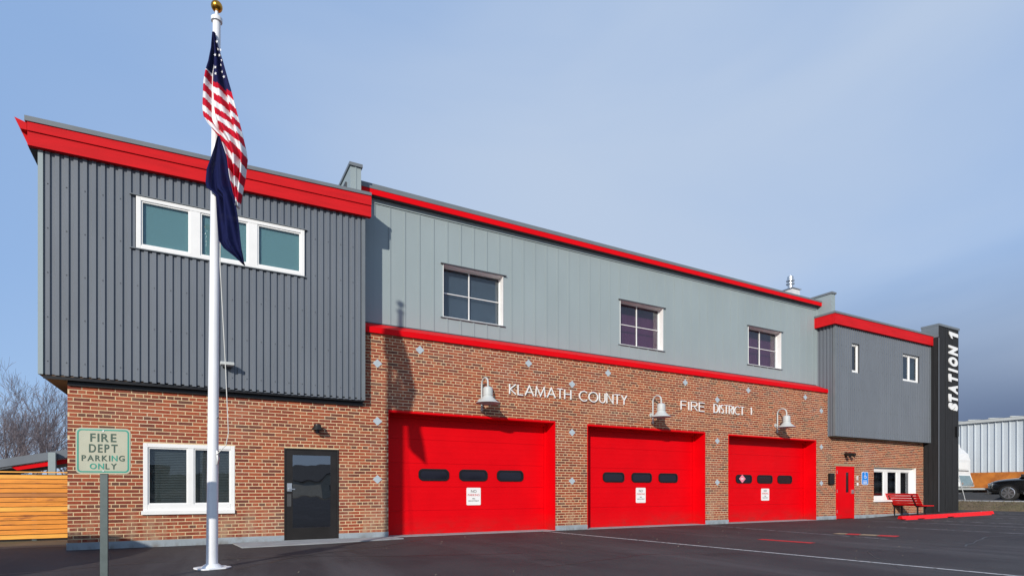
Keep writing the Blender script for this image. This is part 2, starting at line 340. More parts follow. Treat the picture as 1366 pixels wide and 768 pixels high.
# small stones and leaves on the lot
b = MB(); rg = random.Random(5)
for i in range(70):
    x = rg.uniform(.5, 26); y = rg.uniform(-9.5, -.3); s_ = rg.uniform(.005, .014); z = gz(x)
    b.poly([(x-s_, y, z+.004), (x, y-s_, z+.004), (x+s_*.8, y, z+.02), ]); b.poly([(x-s_, y, z+.004), (x+s_*.8, y, z+.02), (x, y+s_, z+.004)])
b.build('grit', mat('grit', (.28, .24, .18, 1), .9), kind='stuff', label='scattered grit and leaf bits on the asphalt', category='grit')

# ------------------------------------------------------------------ the fire station
ST = thing('fire_station', (0, 0, 0), 'brick fire station with three red bay doors under grey metal upper storey', 'building')
# openings in the brick: x0,x1,z0,z1
OPEN = [(4.07, 8.87, -.1, 3.07), (10.0, 14.8, -.1, 3.05), (15.93, 20.73, -.1, 3.04), (1.70, 2.89, -.1, 2.085), (-.95, .71, .655, 2.09), (22.0, 23.2, -.1, 2.085), (24.6, 27.8, .655, 2.10)]
def wall_top(x): return 4.905 if 3.15 < x < 21.6 else 3.27
# mortar backing, built as slabs around the openings
wall = MB()
cuts = sorted({-2.165, 3.15, 21.6, 28.46, *[o[0] for o in OPEN], *[o[1] for o in OPEN]})
for a, c in zip(cuts[:-1], cuts[1:]):
    mid = (a+c)/2; top = wall_top(mid); z = -.1
    ops = [o for o in OPEN if o[0] <= mid <= o[1]]
    if ops:
        o = ops[0]
        if o[2] > 0: wall.box(a, c, .005, .30, -.1, o[2])
        z = o[3]
    wall.box(a, c, .005, .30, z, top)
WALL = wall.build('brick_wall', M['mortar'], ST)
CRS, BH, PIT, JT = .0733, .0555, .266, .018
bricks = []                                        # (x0,x1,z,mat)
def free(z0, z1, lo, hi):
    iv = [(lo, hi)]
    for o in OPEN:
        if z1 > o[2]+.002 and z0 < o[3]-.002:
            nv = []
            for a, c in iv:
                if o[1] <= a or o[0] >= c: nv.append((a, c)); continue
                if o[0] > a: nv.append((a, o[0]))
                if o[1] < c: nv.append((o[1], c))
            iv = nv
    return iv
row = 0; z = .142
while z+BH < 4.90:
    lo, hi = (-2.165, 28.45) if z+BH < 3.22 else (3.17, 21.58)
    head = row % 6 == 3
    pit = PIT/2 if head else PIT
    off = (row % 2)*PIT/2 + (.067 if head else 0)
    for a, c in free(z, z+BH, lo, hi):
        k = math.floor((a+3-off)/pit)
        while True:
            x0 = -3+off+k*pit; x1 = x0+pit-JT; k += 1
            if x0 > c: break
            x0, x1 = max(x0, a), min(x1, c)
            if x1-x0 > .03:
                mi = random.choices(range(7), BW)[0]
                if head and random.random() < .08: mi = random.choice((4, 6))
                bricks.append((x0+random.uniform(-.002, .002) if x0 > a else x0, x1, z+random.uniform(-.0015, .0015), mi))
    z += CRS; row += 1
def bsize(bk):
    dx = (bk[0]+bk[1])/2; return (bk[1]-bk[0])/(dx*dx + CAMY*CAMY)
seen = [bk for bk in bricks if bk[1]-bk[0] > .2 and bk[2] > .15 and bk[2] < 3.1 and bk[0] < 4]
seen.sort(key=lambda bk: -bsize(bk))
# the nearest bricks one by one (full stretchers share mesh data)
pick = set(); cnt = 0; FULL = PIT-JT; brick_me = []
for mi in range(7):
    bb = MB().box(0, FULL, 0, .012, 0, BH); me = bb.mesh('brick', brickm[mi]); brick_me.append(me)
for bk in seen:
    if cnt >= 298: break
    if abs((bk[1]-bk[0])-FULL) < .006:
        o = part('brick', brick_me[bk[3]], WALL, (bk[0], random.uniform(-.0015, .0015), bk[2])); pick.add(id(bk)); cnt += 1
rest = MB()
for bk in bricks:
    if id(bk) in pick: continue
    y = random.uniform(-.0015, .0015); x0, x1, z0, mi = bk; z1 = z0+BH; b0 = len(rest.v)
    rest.v += [(x0, y, z0), (x1, y, z0), (x1, y, z1), (x0, y, z1), (x0, .011, z0), (x1, .011, z0), (x1, .011, z1), (x0, .011, z1)]
    for q in ((0, 1, 2, 3), (4, 5, 1, 0), (3, 2, 6, 7), (4, 0, 3, 7), (1, 5, 6, 2)): rest.f.append([b0+i for i in q]); rest.m.append(mi)
rest.build('brickwork', brickm, WALL, kind='stuff')
dm = MB().prism([(-.115, -.008, 0), (0, -.008, -.105), (.115, -.008, 0), (0, -.008, .105)], (0, .014, 0)).mesh('diamond_tile', M['diamond'])
for x in (3.8, 9.46, 15.39, 21.07):
    for z in (1.405, 2.80, 4.185): part('diamond_tile', dm, WALL, (x, 0, z))
for x in (4.87, 8.01, 10.76, 13.91, 16.93, 20.09): part('diamond_tile', dm, WALL, (x, 0, 4.635))
# plinth
for a, c in ((-2.18, 1.70), (2.89, 4.07), (8.87, 10.0), (14.8, 15.93), (20.73, 22.0), (23.2, 28.45)): MB().box(a, c, -.014, .25, -.1, .136).build('concrete_plinth', M['plinth'], ST)
# building mass behind
MB().box(-2.15, 28.4, .9, 12, 0, 3.3).box(3.3, 21.45, 1.05, 12, 3.3, 8.2).build('building_core', M['siding'], ST)
MB().box(-2.15, -1.95, .3, 12, 0, 3.27).build('end_wall', M['mortar'], ST)
# red ledge over the bays
b = MB(); b.prism([(3.2, -.055, 4.90), (3.2, -.055, 5.035), (3.2, .425, 5.25), (3.2, .425, 4.90)], (18.22, 0, 0)); b.build('red_ledge', M['red'], ST)
MB().box(3.2, 21.42, .415, .44, 5.245, 5.275).build('ledge_flashing', M['soffit2'], ST)

# siding storey with real openings
WU = [(5.66, 7.44), (11.57, 13.35), (17.46, 19.27)]; WZ = (5.69, 7.07)
SY = .43
sid = MB()
def slab(b, x0, x1, z0, z1, y0, y1, ops):
    c_ = sorted({x0, x1, *[v for o in ops for v in o[:2]]})
    for a, c in zip(c_[:-1], c_[1:]):
        o = [o for o in ops if o[0] <= (a+c)/2 <= o[1]]
        if o: b.box(a, c, y0, y1, z0, o[0][2]); b.box(a, c, y0, y1, o[0][3], z1)
        else: b.box(a, c, y0, y1, z0, z1)
slab(sid, 3.2, 21.46, 4.7, 8.3, SY+.004, SY+.12, [(a, c, *WZ) for a, c in WU])
SID = sid.build('upper_wall', M['siding'], ST)
def bat_spans(x, hw):
    for a, c in WU:
        if x+hw > a-.02 and x-hw < c+.02: return [(5.25, WZ[0]-.03), (WZ[1]+.03, 8.205)]
    return [(5.25, 8.205)]
xb = 3.845
while xb < 21.4:
    for z0, z1 in bat_spans(xb, .022):
        MB().box(xb-.022, xb+.022, SY-.014, SY+.004, z0, z1).build('batten', M['siding'], SID)
    xb += .3855
MB().box(3.42, 21.46, SY-.02, SY+.003, 8.225, 8.34).build('frieze_board', M['siding'], SID)
MB().box(21.38, 21.47, SY-.02, SY+.003, 5.25, 8.22).build('corner_board', M['siding'], SID)
MB().box(3.42, 3.86, SY-.012, SY+.003, 5.25, 8.22).build('corner_board', M['siding'], SID)
# roof edge over siding
def board(name, x0, x1, y0, y1, zA, zB, m, parent, n=''):
    """board whose heights differ at the two ends: zA=(z0,z1) left, zB=(z0,z1) right"""
    b = MB(); b.prism([(x0, y0, zA[0]), (x1, y0, zB[0]), (x1, y0, zB[1]), (x0, y0, zA[1])], (0, y1-y0, 0)); return b.build(name, m, parent)
ROOF = MB().box(3.1, 21.55, .27, 12, 8.345, 8.50).build('roof', M['soffit2'], ST)
board('fascia', 3.35, 21.58, .235, .268, (8.34, 8.475), (8.34, 8.475), M['red'], ROOF)
board('roof_cap', 3.35, 21.58, .225, .60, (8.478, 8.60), (8.478, 8.54), M['grey'], ROOF)

def window(x0, x1, z0, z1, yf, depth, muntin, backm, label=None, frame=.045, blinds=False, mat_g='glass', back=.25):
    """vinyl window set back from the wall face yf"""
    w_ = link(bpy.data.objects.new('window', None)); w_.parent = ST
    y = yf+depth; fr = MB(); f_ = frame
    fr.box(x0, x0+f_, y-.03, y+.04, z0, z1).box(x1-f_, x1, y-.03, y+.04, z0, z1).box(x0+f_, x1-f_, y-.03, y+.04, z1-f_, z1).box(x0+f_, x1-f_, y-.03, y+.04, z0, z0+f_)
    fr.build('window_frame', M['white'], w_, bevel=.004)
    MB().box(x0+f_, x1-f_, y+.008, y+.014, z0+f_, z1-f_).build('window_pane', M[mat_g], w_)
    if blinds:
        bl = MB(); zz = z0+f_
        while zz < z1-f_: bl.prism([(x0+f_, y+.07, zz), (x0+f_, y+.10, zz+.022), (x0+f_, y+.102, zz+.022), (x0+f_, y+.072, zz)], (x1-x0-2*f_, 0, 0)); zz += .027
        bl.build('blind', M[blinds], w_)
    MB().box(x0, x1, y+back, y+back+.01, z0, z1).box(x0-.01, x0, y+.04, y+back, z0, z1).box(x1, x1+.01, y+.04, y+back, z0, z1).box(x0, x1, y+.04, y+back, z0-.01, z0).box(x0, x1, y+.04, y+back, z1, z1+.01).build('room_lining', M[backm], w_)
    for mx0, mx1, mz0, mz1 in muntin: MB().box(mx0, mx1, y-.024, y+.007, mz0, mz1).build('muntin', M['white'], w_)
    return w_
for i, (a, c) in enumerate(WU):
    zm = (WZ[0]+WZ[1])/2; xm = (a+c)/2-.06
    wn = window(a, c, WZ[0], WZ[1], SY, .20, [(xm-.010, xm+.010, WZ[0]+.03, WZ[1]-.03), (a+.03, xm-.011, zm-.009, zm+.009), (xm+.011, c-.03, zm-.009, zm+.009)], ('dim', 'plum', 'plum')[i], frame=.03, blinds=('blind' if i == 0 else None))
    # white reveal lining and drip flashing
    MB().box(c-.012, c+.001, SY-.02, SY+.168, WZ[0], WZ[1]).box(a, a+.012, SY-.01, SY+.168, WZ[0], WZ[1]).box(a+.013, c-.013, SY-.01, SY+.168, WZ[1]-.012, WZ[1]).box(a+.013, c-.013, SY-.02, SY+.168, WZ[0], WZ[0]+.012).build('reveal', M['white'], wn)
    MB().box(a-.07, c+.09, SY-.06, SY+.003, WZ[1]+.004, WZ[1]+.022).build('drip_flashing', M['grey'], wn); MB().box(a-.07, c+.07, SY-.035, SY+.003, WZ[0]-.025, WZ[0]-.004).build('drip_flashing', M['grey'], wn)

# corrugated metal boxes
def ribs(b, u0, u1, place, zlo, zhi, ops=()):
    """ribbed sheet from u0 to u1; place(u, d)->(x,y); d outwards"""
    P_ = .14; prof = [(0, 0), (.030, 0), (.040, .03), (.104, .03), (.114, 0)]
    pts = []; u = u0
    while u < u1:
        for du, d in prof:
            if u+du < u1: pts.append((u+du, d))
        u += P_
    pts.append((u1, 0))
    for (ua, da), (ub, db) in zip(pts[:-1], pts[1:]):
        xa, ya = place(ua, da); xb_, yb = place(ub, db); mid = (ua+ub)/2
        sp = [(zlo(mid), zhi(mid))]
        for o0, o1, p0, p1 in ops:
            if ub > o0 and ua < o1: sp = [(zlo(mid), p0), (p1, zhi(mid))]
        for a, c in sp: b.poly([(xa, ya, a), (xb_, yb, a), (xb_, yb, c), (xa, ya, c)])
def cladding(x0, x1, yf, zlo, zhi, ops, left_return=None):
    C_ = link(bpy.data.objects.new('metal_cladding', None)); C_.parent = ST
    u = x0+.07; k = 0
    while u < x1-.08:
        e = min(u+.84, x1-.07); e = x1-.07 if x1-.07-e < .3 else e
        b = MB(); ribs(b, u, e, lambda uu, d: (uu, yf+.03-d), zlo, zhi, ops)
        b.build('metal_panel', M['metal_dark'], C_); u = e
    sc = MB(); u = x0+.07+.072
    while u < x1-.1:
        zz = zlo(u)+.25; j = 0
        while zz < zhi(u)-.1:
            if not any(o[0]-.05 < u < o[1]+.05 and o[2]-.05 < zz < o[3]+.05 for o in ops): sc.box(u-.008, u+.008, yf-.008, yf+.002, zz-.008, zz+.008)
            zz += .82; j += 1
        u += .28
    sc.build('screws', M['soffit2'], C_, kind='stuff')
    for a, c in ((x0, x0+.075), (x1-.075, x1)):
        MB().box(a, c, yf-.006, yf+.09, zlo(a), zhi(a)).build('corner_trim', M['siding'] if a < 0 else M['grey'], C_)  # left trim takes the paler siding colour for its sunlit look
    slabm = MB(); slab(slabm, x0+.02, x1-.02, zlo(x0)+.02, zhi(x0)-.02, yf+.035, yf+.12, [(o[0], o[1], o[2], o[3]) for o in ops]); slabm.build('backing', M['soffit2'], C_)
    return C_
LZ0, LZ1, YL = 3.27, 7.55, -.2
LOP = [(-1.05, 2.10, 5.905, 6.93)]
zl = lambda x: 3.285 + (x+2.57)/6.03*(3.245-3.285)
zh = lambda x: 7.44 + (x+2.57)/6.03*.13
CL = cladding(-2.57, 3.455, YL, zl, zh, LOP)
# the sides, back and underside of the projecting storey
MB().box(-2.56, -2.48, YL+.09, 9, 3.29, 7.50).box(3.37, 3.45, YL+.09, .43, 3.26, 7.55).build('side_wall', M['metal_dark'], CL)
MB().box(-2.55, 3.44, YL+.03, 9, 3.272, 3.30).build('soffit', M['soffit'], CL)
MB().box(-2.155, 3.44, -.05, .004, 3.135, 3.2715).build('black_band', M['black'], CL); MB().box(-2.5, 3.44, YL+.034, YL+.06, 3.215, 3.2715).build('drip_edge', M['black'], CL)  # black band widens the dark strip below the projecting storey
# left fascia and roof
LR = MB(); LR.prism([(-2.62, YL+.02, 7.45), (3.5, YL+.02, 7.58), (3.5, YL+.02, 8.0), (-2.70, YL+.02, 7.86)], (0, 9, 0)); LR = LR.build('roof', M['soffit2'], ST)
YF = -.30
board('fascia', -2.70, 3.57, YF, YF+.11, (7.405, 7.655), (7.525, 7.78), M['redwood'], LR)
board('fascia', -2.70, 3.57, YF-.025, YF+.11, (7.658, 7.815), (7.784, 8.00), M['redwood'], LR)
board('roof_cap', -2.735, 3.57, YF-.045, YF+1.2, (7.818, 7.91), (8.004, 8.075), M['grey'], LR)
b = MB(); b.prism([(-2.885, YF, 7.855), (-2.71, YF, 7.80), (-2.71, YF, 7.67), (-2.80, YF, 7.67)], (0, 8.6, 0)); b.build('eave_wedge', M['redwood'], LR)
b = MB(); b.prism([(-2.80, YF+.12, 7.668), (-2.70, YF+.12, 7.668), (-2.70, YF+.12, 7.42)], (0, 8.5, 0)); b.build('eave_wedge', M['redwood'], LR)
MB().box(-2.7, -2.56, YF+.1, 8, 7.40, 7.45).build('eave_soffit', M['soffit2'], LR)
# right box
RX0, RX1, YR = 21.47, 28.46, -.3
rl = lambda x: 3.225; rh = lambda x: 7.50
ROP = [(22.58, 23.10, 5.78, 6.92), (26.2, 27.55, 5.78, 6.93)]
CR = cladding(RX0, RX1, YR, rl, rh, ROP)
b = MB(); ribs(b, YR+.09, 1.2, lambda u, d: (RX0+.03-d, u), lambda u: 3.23, lambda u: 7.5); b.build('metal_panel', M['metal_dark'], CR)
MB().box(RX0+.04, RX1-.02, YR+.1, 6, 3.24, 3.28).build('soffit', M['soffit2'], CR)
MB().box(RX0+.045, RX0+.1, YR+.12, 6, 3.28, 7.5).build('side_wall', M['soffit2'], CR)
RR = MB().box(RX0-.08, RX1-.01, YR+.01, 8, 7.50, 7.84).build('roof', M['soffit2'], ST)
MB().box(RX0-.17, RX1-.02, YR-.10, YR+.005, 7.49, 7.885).build('fascia', M['redwood'], RR)
MB().box(RX0-.17, RX0-.085, YR+.01, 1.1, 7.49, 7.885).build('fascia', M['redwood'], RR)
MB().box(RX0-.19, RX1-.02, YR-.125, 5, 7.888, 7.965).build('roof_cap', M['grey'], RR)
MB().box(RX0-.05, RX1-.3, YR+.3, 4.8, 7.966, 7.99).build('roof_membrane', M['roofwhite'], RR)

# windows of the metal boxes and the brick wall
def lite_window(x0, x1, z0, z1, yf, depth, posts, rail, backm, blinds=None, mat_g='glass', proud=.0, sill=0, back=.25, fw=.055):
    w_ = link(bpy.data.objects.new('window', None)); w_.parent = ST; y = yf+depth
    fr = MB(); fr.box(x0, x0+fw, y-.05-proud, y+.05, z0, z1).box(x1-fw, x1, y-.05-proud, y+.05, z0, z1).box(x0+fw, x1-fw, y-.05-proud, y+.05, z1-fw, z1).box(x0+fw, x1-fw, y-.05-proud, y+.05, z0, z0+rail)
    fr.build('window_frame', M['white'], w_, bevel=.006)
    xs = [x0+fw]
    for a, c in posts:
        MB().box(a, c, y-.045-proud, y+.045, z0+rail, z1-fw).build('mullion', M['white'], w_, bevel=.004); xs += [a, c]
    xs.append(x1-fw)
    for i in range(0, len(xs), 2):
        a, c = xs[i], xs[i+1]; s_ = .028
        sa = MB(); z0_, z1_ = z0+rail, z1-fw
        sa.box(a, a+s_, y-.03, y+.02, z0_, z1_).box(c-s_, c, y-.03, y+.02, z0_, z1_).box(a+s_, c-s_, y-.03, y+.02, z1_-s_, z1_).box(a+s_, c-s_, y-.03, y+.02, z0_, z0_+s_)
        sa.build('sash', M['white'], w_, bevel=.004)
        MB().box(a+s_, c-s_, y-.004, y+.002, z0_+s_, z1_-s_).build('window_pane', M[mat_g], w_)
        if blinds:
            bl = MB(); zz = z0_+s_
            while zz < z1_-s_: bl.prism([(a+s_, y+.055, zz), (a+s_, y+.08, zz+.026), (a+s_, y+.082, zz+.026), (a+s_, y+.057, zz)], (c-a-2*s_, 0, 0)); zz += .034
            bl.build('blind', M[blinds], w_)
    MB().box(x0, x1, y+back, y+back+.01, z0, z1).box(x0-.008, x0, y+.04, y+back, z0, z1).box(x1, x1+.008, y+.04, y+back, z0, z1).box(x0, x1, y+.04, y+back, z0-.01, z0).box(x0, x1, y+.04, y+back, z1, z1+.01).build('room_lining', M[backm], w_)
    if sill: MB().box(x0-.03, x1+.0, yf-.05, yf+.06, z0-.005, z0+.075).build('sill', M['white'], w_, bevel=.006)
    return w_
wl = lite_window(-1.05, 2.10, 5.905, 6.93, YL, .03, [(-.13+.0, .06), (.95, 1.14)], .07, 'tealshade', back=.03, fw=.08)
MB().box(-1.16, 2.15, YL-.04, YL+.02, 6.932, 6.95).build('drip_flashing', M['grey'], wl); MB().box(-1.16, 2.13, YL-.03, YL+.02, 5.885, 5.902).build('drip_flashing', M['grey'], wl)
lite_window(-.95, .71, .655, 2.09, 0, .045, [(-.165, -.06)], .20, 'shade', blinds='shade', sill=1, fw=.08)
lite_window(24.6, 27.8, .655, 2.10, 0, .2, [(25.62, 25.90), (26.62, 26.9)], .22, 'shade', sill=1, fw=.17, mat_g='mudglass')
MB().box(27.79, 27.815, -.012, .15, .735, 2.10).build('window_reveal', M['white'], ST)
lite_window(22.58, 23.10, 5.78, 6.92, YR, .13, [], .08, 'shade', fw=.06, mat_g='mudglass')
lite_window(26.2, 27.55, 5.78, 6.93, YR, .13, [(26.83, 26.90)], .08, 'tealshade', fw=.06, mat_g='mudglass')

# bay doors
for di, (x0, x1, zt) in enumerate(((4.07, 8.87, 3.07), (10.0, 14.8, 3.05), (15.93, 20.73, 3.04))):
    D_ = link(bpy.data.objects.new('bay_door', None)); D_.parent = ST; YD = .48; rd = random.Random(di+3)
    n = 5; hs = (zt-.02)/n
    wxs = [(x0+.93+i*1.135, x0+.93+i*1.135+.84) for i in range(3)]
    for i in range(n):
        z0 = .012+i*hs; z1 = z0+hs-.004; s_ = MB()
        s_.box(x0+.015, x1-.015, YD, YD+.045, z0, z1)
        for k in range(1, 4): s_.box(x0+.02, x1-.02, YD-.002, YD-.0002, z0+hs*k/4-.025, z0+hs*k/4+.025)
        s_.build('door_section', M['red'], D_, bevel=.0015)
    zc = 1.545; hh = .155
    for a, c in wxs:
        def stad(g, yy, n_=10):
            r_ = (hh-g)*.78; pts = []
            for cx, cz, a0 in ((c-g-r_, zc+hh-g-r_, 0), (a+g+r_, zc+hh-g-r_, 90), (a+g+r_, zc-hh+g+r_, 180), (c-g-r_, zc-hh+g+r_, 270)):
                for q in range(n_+1): t_ = R(a0+90*q/n_); pts.append((cx+r_*math.cos(t_), yy, cz+r_*math.sin(t_)))
            return pts
        o1, i1 = stad(0, YD-.03), stad(.045, YD-.03); o2 = stad(0, YD); i2 = stad(.045, YD-.006); g_ = MB(); nn = len(o1); b0 = len(g_.v)
        g_.v += o1+i1+o2+i2
        for q in range(nn):
            p = (q+1) % nn
            for A, B in ((0, nn), (2*nn, 0), (nn, 3*nn)): g_.f.append([A+q, A+p, B+p, B+q]); g_.m.append(0)
        g_.build('window_gasket', M['black'], D_)
        MB().prism(stad(.03, YD-.012), (0, .006, 0)).build('window_pane', M['carglass'], D_)
    # lining, stop and outer trim
    MB().box(x0-.0, x0+.014, .012, YD+.1, 0, zt).box(x1-.014, x1, .012, YD+.1, 0, zt).box(x0+.015, x1-.015, .012, YD+.1, zt-.014, zt).build('door_lining', M['red'], D_)
    MB().box(x0+.001, x0+.016, -.016, .011, 0, zt+.02).box(x1-.016, x1+.012, -.016, .011, 0, zt+.02).box(x0+.017, x1-.017, -.016, .011, zt-.03, zt+.02).build('door_trim', M['red'], D_)
    MB().box(x0+.015, x1-.015, YD-.07, YD-.01, zt-.09, zt-.016).box(x0+.015, x0+.075, YD-.05, YD-.01, 0, zt-.09).box(x1-.075, x1-.015, YD-.05, YD-.01, 0, zt-.09).build('door_stop', M['red'], D_)
    MB().box(x0, x1, -.04, YD+.05, -.02, .010).build('threshold', M['concrete'], D_)
# glazed door
G = link(bpy.data.objects.new('glazed_door', None)); G.parent = ST
x0, x1, zt = 1.70, 2.89, 2.085
MB().box(x0, x0+.035, -.012, .12, 0, zt).box(x1-.035, x1, -.012, .12, 0, zt).box(x0+.035, x1-.035, -.012, .12, zt-.035, zt).build('door_frame', M['bronze'], G, bevel=.004)
MB().box(x0+.04, x0+.18, .0, .045, .03, zt-.04).box(x1-.18, x1-.04, .0, .045, .03, zt-.04).box(x0+.18, x1-.18, .0, .045, .03, .30).box(x0+.18, x1-.18, .0, .045, zt-.15, zt-.04).build('door_leaf', M['bronze'], G)
MB().box(x0+.18, x1-.18, .02, .026, .30, zt-.15).build('door_glass', M['doorglass'], G)
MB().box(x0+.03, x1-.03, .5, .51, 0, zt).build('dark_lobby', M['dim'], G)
MB().box(x0+.06, x0+.15, -.016, 0, .78, 1.06).build('kick_plate', M['plastic'], G)
MB().box(x0+.06, x0+.16, -.03, 0, 1.12, 1.30).tube([(x0+.10, -.03, 1.17), (x0+.10, -.07, 1.17), (x0+.22, -.07, 1.165)], .011).build('door_handle', M['galv'], G)
MB().box(x0, x1, -.06, .1, .0, .026).build('threshold', M['concrete'], G)
# red door
G = link(bpy.data.objects.new('red_door', None)); G.parent = ST
x0, x1, zt = 22.0, 23.2, 2.085
MB().box(x0, x0+.05, -.015, .12, 0, zt).box(x1-.05, x1, -.015, .12, 0, zt).box(x0+.05, x1-.05, -.015, .12, zt-.05, zt).build('door_frame', M['red'], G)
vx0, vx1 = 22.66, 22.86
MB().box(x0+.055, vx0, .0, .045, .02, zt-.055).box(vx1, x1-.055, .0, .045, .02, zt-.055).box(vx0, vx1, .0, .045, .02, 1.05).box(vx0, vx1, .0, .045, 1.85, zt-.055).build('door_leaf', M['red'], G)
MB().box(vx0, vx1, .02, .026, 1.05, 1.85).build('vision_panel', M['carglass'], G)
MB().box(x1-.2, x1-.07, -.04, 0, 1.0, 1.16).tube([(x1-.12, -.04, 1.06), (x1-.12, -.08, 1.06), (x1-.23, -.08, 1.06)], .012).build('door_handle', M['galv'], G)
for z in (.3, 1.1, 1.85): MB().box(x0+.035, x0+.065, -.025, -.015, z-.06, z+.06).build('hinge', M['galv'], G)
MB().box(x0-.12, x1+.02, -.006, .009, zt+.002, zt+.10).build('lintel', M['tanline'], G)

# fin walls above the roof
for xa, xb_, yf, zt in ((3.14, 3.39, -.08, 8.72), (21.47, 21.71, -.15, 8.72)):
    p = MB().box(xa, xb_, yf, 4.5, 7.6, zt).build('fin_wall', M['siding'], ST)
    MB().box(xa+.10, xa+.14, yf-.012, yf, 7.9, zt).build('batten', M['siding'], p)
    MB().box(xa-.03, xb_+.03, yf-.04, 4.55, zt+.001, zt+.075).build('roof_cap', M['grey'], p)
# flue on the roof
F = MB().box(20.75, 21.22, 1.0, 1.5, 8.4, 9.17).build('flue_box', M['roofwhite'], ST)
MB().lathe_z([(.10, 0), (.10, .22), (.16, .25), (.16, .29), (.08, .31), (.08, .36), (.16, .38), (.16, .42), (.12, .44), (.12, .56), (.06, .60)], 16, (20.98, 1.25, 9.17)).build('flue_pipe', M['galv'], F, smooth=True)
MB().box(20.70, 21.27, .95, 1.55, 9.171, 9.20).build('flue_cap', M['galv'], F)

# ------------------------------------------------------------------ sign tower
T = thing('sign_tower', (28.46, -.6, 0), 'tall charcoal board tower with STATION 1 in white vertical letters', 'sign tower')
nb = 9; bw = 1.74/nb; rt = random.Random(11)
MB().box(.03, 1.72, .03, .68, .12, 8.33).build('core', M['charcoal'], T)
for i in range(nb): part('plank', MB().box(0, bw-.016, 0, .03, 0, 8.18).mesh('plank', M['charcoal']), T, (i*bw+.004, rt.uniform(-.014, .006), .14))
for i in range(4): part('plank', MB().box(0, .03, 0, bw-.016, 0, 8.1).mesh('plank', M['charcoal']), T, (-.003+rt.uniform(-.004, .003), .035+i*bw, .14))
MB().box(-.02, 1.78, -.03, .70, 8.335, 8.43).build('tower_cap', M['grey'], T)
MB().box(-.012, .0, .0, .68, 7.84, 8.334).build('side_flashing', M['grey'], T)
MB().box(-.02, 1.77, -.025, .72, -.1, .13).build('tower_plinth', M['plinth'], T)
MB().box(1.42, 1.56, -.09, -.01, 3.55, 4.0).build('light_box', M['black'], T)
MB().tube([(-.006, -.012, .2), (-.006, -.012, 7.8)], .014).build('conduit', M['metal_dark'], T)
word = 'STATION'; zs = 4.70; 
adv = {'S': .47, 'T': .455, 'A': .50, 'I': .25, 'O': .52, 'N': .51, '1': .36}
def station_letter(ch, z0, z1):
    me, w_, h_ = text_mesh(ch, 1.0, M['white'], .02, bold=.06)
    H_ = .76; W_ = z1-z0
    for v in me.vertices: 
        x, y = v.co.x/w_*(W_-.05), v.co.y/h_*H_
        v.co.x = x + y*.06; v.co.y = y
    o = part('letter', me, T, (1.20, -.024, (z0+z1)/2)); o.rotation_euler = (Matrix.Rotation(R(-90), 4, 'Y') @ Matrix.Rotation(R(90), 4, 'X')).to_euler()
for c, za, zb in (('S', 4.68, 5.05), ('T', 5.03, 5.42), ('A', 5.42, 5.88), ('T', 5.92, 6.31), ('I', 6.40, 6.56), ('O', 6.64, 7.10), ('N', 7.15, 7.58)):
    station_letter(c, za, zb)
one = MB(); one.prism([(x + y*.06, y, 0) for x, y in ((-.03, -.38), (.13, -.38), (.13, .38), (.0, .38), (-.15, .20), (-.15, .08), (-.03, .17))], (0, 0, .03))
o = part('letter', one.mesh('letter', M['white']), T, (1.20, -.024, 8.03)); o.rotation_euler = (Matrix.Rotation(R(-90), 4, 'Y') @ Matrix.Rotation(R(90), 4, 'X')).to_euler()

# ------------------------------------------------------------------ letters on the brick: stroke built
def ribbon(b, pts, wd, y0, y1, closed=False):
    n = len(pts); L_, R_ = [], []
    for i, p in enumerate(pts):
        a = pts[(i-1) % n] if (closed or i > 0) else None; c = pts[(i+1) % n] if (closed or i < n-1) else None
        p_ = Vector(p); d1 = (p_-Vector(a)).normalized() if a else None; d2 = (Vector(c)-p_).normalized() if c else None
        d = ((d1 or d2)+(d2 or d1)).normalized(); nrm = Vector((-d.y, d.x)); k = 1
        if d1 and d2: k = min(1/max(.3, nrm.dot(Vector((-d1.y, d1.x)))), 2.2)
        L_.append(p_+nrm*wd/2*k); R_.append(p_-nrm*wd/2*k)
    m = n if closed else n-1; base = len(b.v)
    for A in (L_, R_):
        for yy in (y0, y1): b.v += [(q.x, yy, q.y) for q in A]
    idx = lambda s_, yy, i: base+(s_*2+yy)*n+i
    for i in range(m):
        j = (i+1) % n
        for q in ((idx(0, 0, i), idx(0, 0, j), idx(1, 0, j), idx(1, 0, i)), (idx(0, 1, i), idx(0, 1, j), idx(1, 1, j), idx(1, 1, i)), (idx(0, 0, i), idx(0, 0, j), idx(0, 1, j), idx(0, 1, i)), (idx(1, 0, i), idx(1, 0, j), idx(1, 1, j), idx(1, 1, i))): b.f.append(list(q)); b.m.append(0)
    if not closed:
        for i in (0, n-1): b.f.append([idx(0, 0, i), idx(0, 1, i), idx(1, 1, i), idx(1, 0, i)]); b.m.append(0)
def arc(cx, cy, rx, ry, a0, a1, n=14): return [(cx+rx*math.cos(R(a0+(a1-a0)*i/n)), cy+ry*math.sin(R(a0+(a1-a0)*i/n))) for i in range(n+1)]
